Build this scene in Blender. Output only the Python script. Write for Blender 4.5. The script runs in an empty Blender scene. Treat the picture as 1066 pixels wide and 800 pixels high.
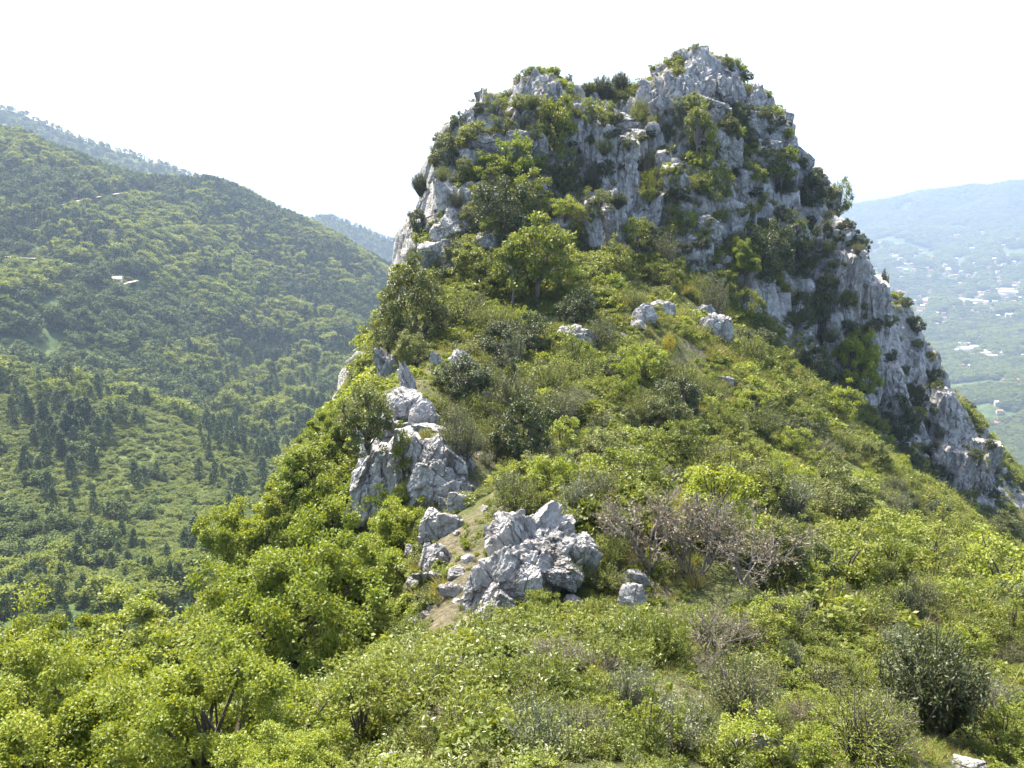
import bpy, bmesh, math, random
import numpy as np
from mathutils import Vector
R = math.radians
rng = np.random.default_rng(11)
random.seed(5)
S = bpy.context.scene
COL = S.collection

# ------------------------------------------------------------------ camera geometry (photo pixels 1066 x 800)
F, CX, CY, HORIZON = 923.0, 533.0, 400.0, 230.0
TH = math.atan((CY - HORIZON) / F)
ct, st = math.cos(TH), math.sin(TH)
def ray(px, py):
    a = (px - CX) / F; b = (CY - py) / F
    return a, ct + b * st, -st + b * ct            # dx, dy, dz for a forward depth of 1
def at(px, py, Y):
    dx, dy, dz = ray(px, py); t = Y / dy
    return (dx * t, Y, dz * t)
def project(x, y, z):
    fwd = y * ct - z * st; up = y * st + z * ct
    fwd = np.maximum(fwd, 0.01)
    return CX + F * x / fwd, CY - F * up / fwd, fwd

# ------------------------------------------------------------------ noise
def _h(ix, iy, iz, seed):
    h = (ix.astype(np.int64) * 374761393 + iy.astype(np.int64) * 668265263 + iz.astype(np.int64) * 2147483647 + seed * 1274126177) & 0xffffffff
    h = ((h ^ (h >> 13)) * 1274126177) & 0xffffffff
    h = ((h ^ (h >> 16)) * 2246822519) & 0xffffffff
    h = h ^ (h >> 15)
    return (h & 0xffff) / 32767.5 - 1.0
def noise(x, y, z=None, seed=0):
    x = np.asarray(x, float); y = np.asarray(y, float)
    z = np.zeros_like(x) if z is None else np.asarray(z, float)
    ix, iy, iz = np.floor(x), np.floor(y), np.floor(z)
    fx, fy, fz = x - ix, y - iy, z - iz
    u, v, w = (f * f * f * (f * (f * 6 - 15) + 10) for f in (fx, fy, fz))
    r = 0
    for a in (0, 1):
        for b in (0, 1):
            for c in (0, 1):
                r = r + _h(ix + a, iy + b, iz + c, seed) * (u if a else 1 - u) * (v if b else 1 - v) * (w if c else 1 - w)
    return r
def fbm(x, y, z=None, seed=0, o=4, gain=0.5):
    s, a, k = 0, 1.0, 1.0
    for i in range(o):
        s = s + a * noise(x * k, y * k, None if z is None else z * k, seed + i * 17); a *= gain; k *= 2.03
    return s
def ridged(x, y, z=None, seed=0, o=4):
    s, a, k, t = 0, 1.0, 1.0, 0
    for i in range(o):
        s = s + a * (1 - 2 * np.abs(noise(x * k, y * k, None if z is None else z * k, seed + i * 17))); t += a; a *= 0.5; k *= 2.1
    return s / t
def facet(x, y, z, seed=0):
    # broken, planar-faced cells: every cell has its own height and tilt
    ix, iy, iz = np.floor(x), np.floor(y), np.floor(z)
    best = np.full(x.shape, 1e9); val = np.zeros(x.shape)
    for a in (-1, 0, 1):
        for b in (-1, 0, 1):
            for c in (-1, 0, 1):
                jx, jy, jz = ix + a, iy + b, iz + c
                h1, h2, h3 = _h(jx, jy, jz, seed), _h(jx, jy, jz, seed + 5), _h(jx, jy, jz, seed + 11)
                dx, dy, dz = x - jx - .5 - .45 * h1, y - jy - .5 - .45 * h2, z - jz - .5 - .45 * h3
                d2 = dx * dx + dy * dy + dz * dz; m = d2 < best
                val = np.where(m, .55 * _h(jx, jy, jz, seed + 23) + .9 * (h2 * dx + h3 * dy + h1 * dz), val); best = np.where(m, d2, best)
    return val
def sstep(a, b, x):
    t = np.clip((x - a) / (b - a), 0, 1); return t * t * (3 - 2 * t)

def rbf(pts, vals, c):
    pts = np.asarray(pts, float); vals = np.asarray(vals, float)
    d = np.sqrt(((pts[:, None] - pts[None]) ** 2).sum(-1) + c * c)
    n = len(pts)
    A = np.zeros((n + 3, n + 3)); A[:n, :n] = d + np.eye(n) * 1e-4
    P = np.c_[np.ones(n), pts]; A[:n, n:] = P; A[n:, :n] = P.T
    w = np.linalg.solve(A, np.r_[vals, 0, 0, 0])
    def f(x, y):
        sh = np.shape(x); x = np.ravel(x); y = np.ravel(y); out = np.zeros(len(x))
        for i in range(0, len(x), 40000):
            q = np.c_[x[i:i+40000], y[i:i+40000]]
            d = np.sqrt(((q[:, None] - pts[None]) ** 2).sum(-1) + c * c)
            out[i:i+40000] = d @ w[:n] + w[n] + q @ w[n+1:]
        return out.reshape(sh)
    return f

# ------------------------------------------------------------------ near hill: control points (photo px, py, distance ahead)
HC = [(560,800,8),(800,800,9.5),(1000,800,12),(400,800,9),(250,800,10.5),(1066,700,18),
 (560,700,12.5),(480,660,17),(550,645,18),(640,650,17),(750,660,16),(850,710,15),(950,710,17),(1000,690,19),
 (560,535,24),(650,560,22),(750,565,23),(850,605,24),(950,610,28),(1066,625,34),(420,600,23),(440,560,27),(470,520,31),
 (420,430,38.5),(455,455,37),(405,515,33),(425,395,42),(520,470,35),(600,450,39),(560,400,47),(470,400,44),
 (510,362,54),(600,360,56),(450,375,50),(680,325,64),(700,420,51),(800,445,57),(900,475,65),(800,540,35),(900,545,42),
 (1000,565,50),(1066,575,58),(330,740,19),(300,690,24),(380,640,25),(390,560,33),
 (500,305,66),(430,335,60),(560,330,62),(600,275,72),(650,295,72),(720,300,80),(780,330,84),(830,375,83),(870,410,88),
 (930,450,93),(985,500,96),(1040,548,98),(1066,565,98),
 # peak face
 (455,275,72),(470,250,75),(560,240,79),(520,210,80),(450,200,81),(600,200,86),(640,230,82),(700,230,88),(760,240,91),(820,270,93),
 (480,135,88),(505,105,91),(535,100,92),(570,78,95),(622,118,95),(600,140,91),(660,115,97),(680,160,93),(700,90,99),(725,64,102),(770,85,103),(800,115,105),
 (740,160,96),(800,180,99),(850,195,106),(868,235,107),(885,260,108),(870,300,98),(890,350,95),(925,312,111),(930,390,101),
 (955,350,113),(980,392,116),(980,440,106),(1005,432,118),(1030,480,110),(1035,470,121),(1066,505,124)]
HW = [(0,0,-1.8),(-4,0,-3.6),(4,0,-2.6),(0,-12,1),(-18,-10,-14),(18,-10,-8),(-10,5,-9),(8,5,-4.5),(-8,12,-9.5),(-14,14,-14),
 (-16,24,-17),(-25,12,-26),(-28,35,-33),(-20,45,-27),(-22,60,-30),(-24,75,-33),(-26,90,-36),(-45,10,-46),(-50,40,-58),(-50,80,-64),(-50,120,-70),
 (-100,0,-100),(-100,60,-105),(-100,120,-110),(-100,190,-115),(-60,-25,-60),(-13,82,-14),(-15,92,-14),(-14,100,-12),
 # behind the crest
 (-8,108,-4),(5,108,1),(18,118,6),(28,120,3),(38,122,-6),(48,128,-18),(60,134,-30),(72,140,-40),(85,145,-52),
 (-10,140,-45),(20,145,-36),(45,155,-50),(80,165,-70),(0,190,-90),(60,190,-95),(120,190,-110),
 # the slope running on down to the side
 (30,22,-14),(45,30,-24),(60,45,-36),(75,70,-48),(85,95,-54),(95,115,-58),(110,60,-68),(120,110,-74),(150,60,-95),(190,100,-120),(190,20,-120),(120,0,-80),(60,0,-38),(35,5,-20),(190,190,-130),(60,-25,-30),(190,-25,-120)]
hp = [at(*c) for c in HC] + HW
hp = np.array(hp, float)
base_z = rbf(hp[:, :2], hp[:, 2], 2.5)

def peak_mask(x, y):
    # the rocky top: beyond the saddle, above its foot line
    foot = np.interp(x, [-30, -8, 0, 8, 14, 22, 30, 38, 48, 58, 70], [66, 70, 72, 75, 80, 83, 86, 90, 93, 96, 99])
    return sstep(-1.5, 3.5, y - foot) * sstep(170, 130, y) * sstep(-40, -15, x)
def hill_fn(x, y):
    pm = peak_mask(x, y)
    # buttresses and gullies: shift the face back and forth along the view
    rib = ridged(x * 0.17 + 3.1, y * 0.03, seed=3, o=4)
    rib2 = fbm(x * 0.55, y * 0.12, seed=9, o=3)
    yy = y + pm * (2.6 * (rib - 0.3) + 0.7 * rib2)
    xx = x + pm * (0.9 * fbm(x * 0.22, y * 0.25, seed=41, o=3))
    z = base_z(xx, yy)
    # ledges: broken terraces
    st_h = 3.6
    off = 2.2 * fbm(x * 0.16, y * 0.16, seed=21, o=3)
    q = (z + off) / st_h; fr = q - np.floor(q)
    zz = (np.floor(q) + sstep(0.32, 0.68, fr)) * st_h - off
    pl = pm * (1 - .75 * sstep(30, 40, x))
    z = z * (1 - 0.6 * pl) + zz * 0.6 * pl
    rough = ridged(x * 0.5, y * 0.5, seed=5, o=4)
    z = z + pm * 0.55 * rough + pm * 0.16 * ridged(x * 2.1, y * 2.1, seed=55, o=3)
    z = z + (1 - pm) * (0.45 * fbm(x * 0.16, y * 0.16, seed=2, o=3) + 0.13 * fbm(x * 0.9, y * 0.9, seed=6, o=3)) * sstep(4, 14, y)
    edge = np.minimum(np.minimum(x + 100, 200 - x), 200 - y)
    return z - 40 * sstep(16, 0, edge)

def axis(segs):
    out = []
    for a, b, s in segs: out.append(np.arange(a, b, s))
    return np.concatenate(out)
XS = axis([(-100, -30, 1.2), (-30, 74, 0.36), (74, 100, 0.8), (100, 200.1, 2.0)])
YS = axis([(-30, 4, 1.2), (4, 66, 0.42), (66, 126, 0.16), (126, 200.1, 1.5)])
GX, GY = np.meshgrid(XS, YS)
GZ = hill_fn(GX, GY)
def bil(xs, ys, gz, x, y):
    x = np.asarray(x, float); y = np.asarray(y, float)
    i = np.clip(np.searchsorted(xs, x) - 1, 0, len(xs) - 2); j = np.clip(np.searchsorted(ys, y) - 1, 0, len(ys) - 2)
    u = np.clip((x - xs[i]) / (xs[i+1] - xs[i]), 0, 1); v = np.clip((y - ys[j]) / (ys[j+1] - ys[j]), 0, 1)
    return gz[j, i] * (1-u) * (1-v) + gz[j, i+1] * u * (1-v) + gz[j+1, i] * (1-u) * v + gz[j+1, i+1] * u * v
def hz(x, y): return bil(XS, YS, GZ, x, y)
def hslope(x, y, e=0.7):
    return np.hypot(hz(x + e, y) - hz(x - e, y), hz(x, y + e) - hz(x, y - e)) / (2 * e)
TT = np.concatenate([np.arange(4, 60, 0.08), np.arange(60, 190, 0.12)])
def hit(px, py, limit=190):
    dx, dy, dz = ray(px, py); t = TT / dy
    below = (dz * t < hz(dx * t, TT)) & (np.abs(dx * t) < 180)
    k = np.argmax(below)
    if not below[k] or TT[k] > limit: return None
    return np.array([dx * t[k], TT[k], dz * t[k]]), t[k]
def hit_down(px, py):
    for d in range(0, 70, 2):
        h = hit(px, py + d, 150)
        if h is not None:
            (p, t) = h
            if d:   # keep the wished height on the picture: stand on the crest, a little lower
                pass
            return p, t, d
    return None

# ------------------------------------------------------------------ far country
FC = [(0,147,760),(100,185,800),(180,200,840),(250,212,880),(300,238,910),(345,260,930),(400,288,950),(432,308,960),
 (0,200,640),(100,212,680),(200,250,710),(300,290,760),(400,330,800),(0,268,540),(150,288,575),(215,290,640),(0,330,440),(100,335,480),
 (200,345,560),(300,370,620),(390,390,640),(0,372,410),(100,392,430),(200,430,420),(300,465,410),(340,440,480),(390,470,450),
 (0,385,335),(70,412,330),(150,434,325),(240,482,310),(330,530,300),(0,440,285),(100,460,285),(200,505,275),(0,500,245),(100,540,225),(250,540,255),
 (0,590,190),(100,600,185),(200,600,175),(100,650,140),(0,650,145),(350,560,240),
 # right: valley and hills
 (880,220,4300),(930,207,4200),(960,205,4150),(1000,206,4050),(1066,194,3900),(1120,198,3900),(900,236,3900),(1000,232,3720),(1066,225,3600),
 (900,262,3400),(1000,262,3250),(1066,258,3150),(930,300,2750),(1000,305,2700),(1066,300,2650),(960,345,2150),(1020,345,2100),(1090,345,2050),
 (1000,385,1720),(1066,385,1700),(1020,420,1520),(1066,430,1450),(1066,470,1250),(1150,470,1200),(1150,380,1700),(1200,260,3300)]
fp = [at(*c) for c in FC]
# hidden ground: behind the left skyline, behind the peak, under the near hill, to the far right
for px, py, Y in [(0,147,760),(100,185,800),(180,200,840),(250,212,880),(300,238,910),(345,260,930),(400,288,950)]:
    x, y, z = at(px, py, Y)
    fp.append((x * 1.2, y * 1.2, z - 60)); fp.append((x * 1.6, y * 1.6, z - 220)); fp.append((x * 2.6, y * 2.6, -560))
for px in (480, 560, 640, 720, 800):
    for Y, z in ((300, -150), (700, -300), (1500, -420), (3000, -540), (6000, -620)):
        x, y, _ = at(px, 230, Y); fp.append((x, y, z))
for az, r, z in ((-60,120,-80),(-60,300,-20),(-60,700,150),(-90,200,-60),(-90,700,150),(-35,60,-95),(-25,60,-95),(0,60,-95),(20,80,-110),(40,80,-110),(50,150,-190),(30,200,-200),(30,450,-300),(45,450,-300),
                 (30,900,-345),(50,900,-345),(75,200,-200),(75,900,-340),(50,2500,-300),(75,3000,-200),(50,5000,150),(75,5000,200),(90,200,-180),(90,3000,-200),
                 (22,5600,-100),(30,5600,0),(22,8000,-620),(30,8000,-620),(50,8000,-620),(80,8000,-620),(-30,5000,-620),(-60,5000,-620),(-60,1500,120),(-85,5000,-620),(0,8000,-620)):
    fp.append((r * math.sin(R(az)), r * math.cos(R(az)), z))
fp = np.array(fp)
fu = lambda x, y: (np.arctan2(x, y) * 2.0, np.log(np.maximum(np.hypot(x, y), 1)) )
_u, _v = fu(fp[:, 0], fp[:, 1])
far_base = rbf(np.c_[_u, _v], fp[:, 2], 0.06)
AZ = np.concatenate([np.arange(-95, -36, 1.5), np.arange(-36, 36, 0.16), np.arange(36, 96, 1.5)])
LR = np.linspace(math.log(60), math.log(9000), 560)
A2, L2 = np.meshgrid(np.radians(AZ), LR)
FX, FY = np.exp(L2) * np.sin(A2), np.exp(L2) * np.cos(A2)
def terrace_mask(x, y):
    px, py, _ = project(x, y, far_z0(x, y)); 
    return sstep(190, 225, px) * sstep(345, 320, px) * sstep(352, 372, py) * sstep(478, 455, py) * sstep(380, 420, np.hypot(x, y)) * sstep(900, 650, np.hypot(x, y))
def far_z0(x, y):
    u, v = fu(x, y); return far_base(u, v)
FZ = far_z0(FX, FY)
_r = np.exp(L2)
FZ += np.minimum(_r * 0.013, 26) * fbm(FX / np.minimum(_r * .22, 300), FY / np.minimum(_r * .22, 300), seed=12, o=4)
# gullies running down the left slope
_lm = sstep(-.05, -.2, np.arctan2(FX, FY)) * sstep(330, 430, _r) * sstep(860, 700, _r)
FZ += _lm * 9 * (ridged(FX / 150 + .3 * noise(FX / 90, FY / 90, seed=3), FY / 420, seed=14, o=3) - .35)
# the grassy spur that comes down from the left
SPUR = np.array([at(*c) for c in ((-160,300,350),(-60,352,340),(0,380,335),(70,410,330),(150,436,325),(240,484,312),(330,534,300))])
_best = np.full(FX.shape, -1e9); _near = np.zeros(FX.shape)
for A_, B_ in zip(SPUR[:-1], SPUR[1:]):
    d_ = B_[:2] - A_[:2]; t_ = np.clip(((FX - A_[0]) * d_[0] + (FY - A_[1]) * d_[1]) / (d_ @ d_), 0, 1)
    ds = np.hypot(FX - A_[0] - t_ * d_[0], FY - A_[1] - t_ * d_[1]); front = FY < A_[1] + t_ * d_[1]
    _near = np.maximum(_near, sstep(125, 60, ds) * front)
    _best = np.maximum(_best, A_[2] + t_ * (B_[2] - A_[2]) - np.sqrt(ds ** 2 + 36) * np.where(front, .42, .75) + 3)
_k = 4.0; _dz = FZ - _best
FZ = np.where(np.abs(_dz) < _k, np.maximum(FZ, _best) + (_k - np.abs(_dz)) ** 2 / (4 * _k), np.maximum(FZ, _best))
SPURM = np.maximum(sstep(-5, 3, _best - FZ), _near)
def fz(x, y):
    return bil(np.radians(AZ), LR, FZ, np.arctan2(x, y), np.log(np.maximum(np.hypot(x, y), 1)))
FT = np.exp(np.linspace(math.log(110), math.log(7500), 3000))
def fhit(px, py):
    dx, dy, dz = ray(px, py); t = FT / dy
    b = dz * t < fz(dx * t, FT); k = np.argmax(b)
    if not b[k]: return None
    return np.array([dx * t[k], FT[k], float(fz(dx * t[k], FT[k]))]), t[k]

# ------------------------------------------------------------------ object helpers
def tag(o, label=None, cat=None, group=None, kind=None):
    for k, v in (('label', label), ('category', cat), ('group', group), ('kind', kind)):
        if v: o[k] = v
    return o
def link(name, me, parent=None):
    o = bpy.data.objects.new(name, me); COL.objects.link(o)
    if parent: o.parent = parent
    return o
def mesh_np(name, V, Fq, mats=(), midx=None, smooth=False, var=None):
    """V (n,3); Fq list/array of equal-size faces or a list of arrays of different sizes"""
    me = bpy.data.meshes.new(name)
    groups = Fq if isinstance(Fq, list) else [Fq]
    loops = np.concatenate([g.ravel() for g in groups]).astype(np.int32)
    tot = np.concatenate([np.full(len(g), g.shape[1]) for g in groups]).astype(np.int32)
    start = np.r_[0, np.cumsum(tot)[:-1]].astype(np.int32)
    me.vertices.add(len(V)); me.vertices.foreach_set('co', np.asarray(V, np.float32).ravel())
    me.loops.add(len(loops)); me.loops.foreach_set('vertex_index', loops)
    me.polygons.add(len(tot)); me.polygons.foreach_set('loop_start', start)
    for m in mats: me.materials.append(m)
    if midx is not None: me.polygons.foreach_set('material_index', np.asarray(midx, np.int32))
    me.polygons.foreach_set('use_smooth', np.full(len(tot), smooth))
    if var is not None:
        a = me.attributes.new('var', 'FLOAT', 'FACE'); a.data.foreach_set('value', np.asarray(var, np.float32))
    me.update(calc_edges=True); me.validate()
    return me
def grid_faces(nx, ny):
    i = np.arange(nx - 1)[None] + np.arange(ny - 1)[:, None] * nx
    i = i.ravel(); return np.c_[i, i + 1, i + nx + 1, i + nx]

# ------------------------------------------------------------------ materials
def new_mat(name):
    m = bpy.data.materials.new(name); m.use_nodes = True; m.node_tree.nodes.clear(); return m, m.node_tree.nodes, m.node_tree.links
class NT:
    def __init__(s, name): s.m, s.n, s.l = new_mat(name)
    def add(s, t, **kw):
        n = s.n.new(t)
        for k, v in kw.items():
            if hasattr(n, k): setattr(n, k, v)
        return n
    def noise(s, vec, scale, detail=5, rough=0.55, dist=0.0):
        n = s.add('ShaderNodeTexNoise'); n.inputs['Scale'].default_value = scale; n.inputs['Detail'].default_value = detail
        n.inputs['Roughness'].default_value = rough; n.inputs['Distortion'].default_value = dist
        if vec is not None: s.l.new(vec, n.inputs['Vector'])
        return n.outputs['Fac']
    def ramp(s, fac, stops):
        n = s.add('ShaderNodeValToRGB'); e = n.color_ramp.elements
        while len(e) < len(stops): e.new(0.5)
        for k, (p, c) in enumerate(stops): e[k].position = p; e[k].color = (*c, 1) if len(c) == 3 else c
        s.l.new(fac, n.inputs['Fac']); return n.outputs['Color']
    def ramp1(s, fac, a, b):
        n = s.add('ShaderNodeMapRange'); n.inputs['From Min'].default_value = a; n.inputs['From Max'].default_value = b
        s.l.new(fac, n.inputs['Value']); return n.outputs['Result']
    def math(s, op, a, b=None):
        n = s.add('ShaderNodeMath', operation=op)
        for i, v in enumerate((a, b)):
            if v is None: continue
            if isinstance(v, (int, float)): n.inputs[i].default_value = v
            else: s.l.new(v, n.inputs[i])
        return n.outputs[0]
    def mix(s, fac, a, b, blend='MIX'):
        n = s.add('ShaderNodeMix', data_type='RGBA', blend_type=blend)
        for sock, v in ((n.inputs[0], fac), (n.inputs[6], a), (n.inputs[7], b)):
            if isinstance(v, (int, float)): sock.default_value = v
            elif isinstance(v, tuple): sock.default_value = (*v, 1)
            else: s.l.new(v, sock)
        return n.outputs[2]
    def map(s, vec, scale):
        n = s.add('ShaderNodeMapping'); n.inputs['Scale'].default_value = scale; s.l.new(vec, n.inputs['Vector']); return n.outputs['Vector']
    def pos(s): return s.add('ShaderNodeNewGeometry').outputs['Position']
    def bsdf(s, col, rough=0.8, normal=None, spec=0.3):
        b = s.add('ShaderNodeBsdfPrincipled')
        if isinstance(col, tuple): b.inputs['Base Color'].default_value = (*col, 1)
        else: s.l.new(col, b.inputs['Base Color'])
        b.inputs['Roughness'].default_value = rough; b.inputs['Specular IOR Level'].default_value = spec
        if normal is not None: s.l.new(normal, b.inputs['Normal'])
        return b.outputs[0]
    def bump(s, h, strength, dist):
        n = s.add('ShaderNodeBump'); n.inputs['Strength'].default_value = strength; n.inputs['Distance'].default_value = dist
        s.l.new(h, n.inputs['Height']); return n.outputs['Normal']
    def out(s, sh):
        o = s.add('ShaderNodeOutputMaterial'); s.l.new(sh, o.inputs['Surface']); return s.m

def rock_nodes(t):
    p = t.pos()
    big = t.noise(p, 0.35, 4, 0.6)
    mid = t.noise(p, 1.6, 6, 0.65, 0.6)
    fine = t.noise(p, 9.0, 5, 0.7)
    streak = t.noise(t.map(p, (1.5, 1.5, 0.13)), 1.0, 6, 0.65, 0.3)
    col = t.ramp(mid, [(0.24, (0.155, 0.148, 0.137)), (0.40, (0.30, 0.288, 0.268)), (0.54, (0.42, 0.404, 0.375)), (0.74, (0.56, 0.542, 0.51))])
    col = t.mix(t.math('MULTIPLY', t.math('MINIMUM', t.math('MAXIMUM', t.ramp1(streak, 0.52, 0.66), 0.0), 1.0), .85), col, (0.13, 0.125, 0.118))
    col = t.mix(t.math('MULTIPLY', t.ramp1(fine, 0.55, 0.75), 0.32), col, (0.10, 0.10, 0.10))
    col = t.mix(t.math('MULTIPLY', t.ramp1(fine, 0.42, 0.30), 0.22), col, (0.62, 0.61, 0.59))
    col = t.mix(t.math('MULTIPLY', t.ramp1(t.noise(p, 0.8, 5, 0.7, 0.8), 0.54, 0.66), 0.6), col, (0.20, 0.165, 0.125))
    col = t.mix(t.math('MULTIPLY', t.ramp1(t.noise(t.map(p, (1, 1, .5)), 2.6, 6, 0.75, 0.5), 0.57, 0.68), 0.55), col, (0.10, 0.093, 0.085))
    crack = t.add('ShaderNodeTexVoronoi', feature='DISTANCE_TO_EDGE'); crack.inputs['Scale'].default_value = 0.9
    wv = t.add('ShaderNodeVectorMath', operation='ADD')
    nz = t.add('ShaderNodeTexNoise'); nz.inputs['Scale'].default_value = 1.1; nz.inputs['Detail'].default_value = 4; t.l.new(p, nz.inputs['Vector'])
    t.l.new(t.map(p, (1, 1, 0.45)), wv.inputs[0]); t.l.new(nz.outputs['Color'], wv.inputs[1]); t.l.new(wv.outputs[0], crack.inputs['Vector'])
    ck = t.ramp1(crack.outputs['Distance'], 0.0, 0.035)
    ckk = t.math('MINIMUM', t.math('MAXIMUM', ck, 0.0), 1.0)
    col = t.mix(t.math('MULTIPLY', t.math('SUBTRACT', 1.0, ckk), t.math('MULTIPLY', t.ramp1(big, 0.42, 0.62), 0.5)), col, (0.07, 0.065, 0.06))
    h = t.math('ADD', t.math('ADD', t.math('MULTIPLY', mid, 1.0), t.math('MULTIPLY', fine, 0.35)), t.math('ADD', t.math('MULTIPLY', ckk, 0.4), t.math('MULTIPLY', streak, 0.5)))
    return col, h, p, big, mid, fine
def make_rock():
    t = NT('limestone'); col, h, *_ = rock_nodes(t)
    return t.out(t.bsdf(col, 0.9, t.bump(h, 0.9, 0.28), 0.2))
def make_hill():
    t = NT('hillside'); col, h, p, big, mid, fine = rock_nodes(t)
    nz = t.add('ShaderNodeSeparateXYZ'); t.l.new(t.add('ShaderNodeNewGeometry').outputs['Normal'], nz.inputs[0])
    soil = t.ramp(t.noise(p, 1.1, 6, 0.65), [(0.3, (0.05, 0.06, 0.02)), (0.45, (0.085, 0.10, 0.03)), (0.6, (0.13, 0.135, 0.05)), (0.75, (0.17, 0.14, 0.085))])
    soil = t.mix(t.math('MULTIPLY', t.ramp1(fine, 0.5, 0.7), 0.5), soil, (0.05, 0.055, 0.02))
    rk = t.add('ShaderNodeAttribute', attribute_name='rock').outputs['Fac']
    f = t.math('SUBTRACT', t.math('ADD', nz.outputs[2], t.math('MULTIPLY', t.math('SUBTRACT', mid, 0.5), 0.7)), t.math('MULTIPLY', rk, 0.45))
    fac = t.ramp1(f, 0.28, 0.40)
    pth = t.add('ShaderNodeAttribute', attribute_name='path').outputs['Fac']
    earth = t.ramp(t.noise(p, 6.0, 6, 0.7), [(0.35, (0.10, 0.085, 0.05)), (0.55, (0.17, 0.15, 0.09)), (0.7, (0.26, 0.23, 0.18))])
    bare = t.math('MAXIMUM', pth, t.math('MINIMUM', t.math('MAXIMUM', t.ramp1(t.noise(p, .45, 5, .65), .55, .66), 0.0), .8))
    soil = t.mix(bare, soil, earth)
    c = t.mix(fac, col, soil)
    facc = t.math('MINIMUM', t.math('MAXIMUM', fac, 0.0), 1.0)
    hs = t.math('ADD', t.math('MULTIPLY', t.noise(p, 5.0, 6, 0.7), 0.8), t.math('MULTIPLY', fine, 0.4))
    hh = t.math('ADD', t.math('MULTIPLY', h, t.math('SUBTRACT', 1.0, facc)), t.math('MULTIPLY', hs, facc))
    return t.out(t.bsdf(c, 0.92, t.bump(hh, 0.9, 0.3), 0.15))
def leaf_mat(name, c1, c2, trans=0.35, rough=0.5, spec=0.35, tint=(1.25, 1.15, 0.55), vary=0.0):
    t = NT(name)
    a = t.add('ShaderNodeAttribute', attribute_name='var').outputs['Fac']
    r = t.add('ShaderNodeObjectInfo').outputs['Random']
    f = t.math('ADD', t.math('MULTIPLY', a, 0.55), t.math('MULTIPLY', r, 0.45))
    col = t.mix(f, c1, c2)
    if vary:      # some whole plants are darker or browner than their neighbours
        r2 = t.math('FRACT', t.math('MULTIPLY', r, 17.31)); col = t.mix(t.math('MULTIPLY', t.ramp1(r2, 0.45, 1.0), vary), col, tuple(v * .42 for v in c1))
    tc = t.mix(1.0, col, tint, 'MULTIPLY')
    b = t.bsdf(col, rough, None, spec)
    tr = t.add('ShaderNodeBsdfTranslucent'); t.l.new(tc, tr.inputs['Color'])
    mx = t.add('ShaderNodeMixShader'); mx.inputs[0].default_value = trans
    t.l.new(b, mx.inputs[1]); t.l.new(tr.outputs[0], mx.inputs[2])
    return t.out(mx.outputs[0])
def plain(name, c, rough=0.8, var=0.25, scale=3.0):
    t = NT(name); n = t.noise(t.add('ShaderNodeTexCoord').outputs['Object'], scale, 5)
    col = t.mix(t.ramp1(n, 0.3, 0.7), tuple(v * (1 - var) for v in c), tuple(min(1, v * (1 + var)) for v in c))
    return t.out(t.bsdf(col, rough))
M = {}
M['rock'] = make_rock(); M['hill'] = make_hill()
M['lime'] = leaf_mat('lime_leaf', (0.14, 0.195, 0.017), (0.30, 0.335, 0.045), 0.44, vary=.3)
M['green'] = leaf_mat('green_leaf', (0.10, 0.138, 0.013), (0.235, 0.255, 0.038), 0.38, vary=.5)
M['dark'] = leaf_mat('dark_leaf', (0.036, 0.055, 0.018), (0.105, 0.12, 0.04), 0.22, 0.5)
M['olive'] = leaf_mat('olive_leaf', (0.08, 0.10, 0.024), (0.195, 0.215, 0.06), 0.28, vary=.4)
M['broom'] = leaf_mat('broom_leaf', (0.12, 0.16, 0.022), (0.26, 0.295, 0.055), 0.4, vary=.35)
M['grey'] = leaf_mat('grey_leaf', (0.10, 0.125, 0.06), (0.21, 0.235, 0.125), 0.3)
M['dry'] = leaf_mat('dry_leaf', (0.15, 0.125, 0.08), (0.24, 0.21, 0.13), 0.3, tint=(1.1, 1.0, 0.7))
M['yellow'] = leaf_mat('yellow_leaf', (0.28, 0.25, 0.02), (0.50, 0.42, 0.03), 0.35)
M['grass'] = leaf_mat('grass_blade', (0.15, 0.165, 0.028), (0.31, 0.29, 0.08), 0.4)
M['straw'] = leaf_mat('straw_blade', (0.24, 0.20, 0.10), (0.36, 0.31, 0.18), 0.3, tint=(1.1, 1, 0.8))
M['herb'] = leaf_mat('herb_leaf', (0.11, 0.15, 0.022), (0.24, 0.27, 0.055), 0.38, 0.36, 0.45)
M['farleaf'] = leaf_mat('far_leaf', (0.11, 0.155, 0.024), (0.25, 0.28, 0.06), 0.4, 0.7, 0.15, vary=.5)
M['farpine'] = leaf_mat('far_needle', (0.036, 0.064, 0.022), (0.085, 0.115, 0.04), 0.2, 0.7, 0.15)
M['farscrub'] = leaf_mat('far_scrub', (0.12, 0.165, 0.035), (0.235, 0.27, 0.075), 0.36, 0.7, 0.15, vary=.4)
M['fardark'] = leaf_mat('far_dark_leaf', (0.055, 0.09, 0.022), (0.13, 0.165, 0.045), 0.25, 0.7, 0.15, vary=.3)
M['bark'] = plain('bark', (0.085, 0.07, 0.055), 0.9)
M['greybark'] = plain('grey_bark', (0.16, 0.14, 0.12), 0.9)

# ------------------------------------------------------------------ terrain meshes
V = np.c_[GX.ravel(), GY.ravel(), GZ.ravel()]
pmv = peak_mask(GX, GY)
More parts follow.
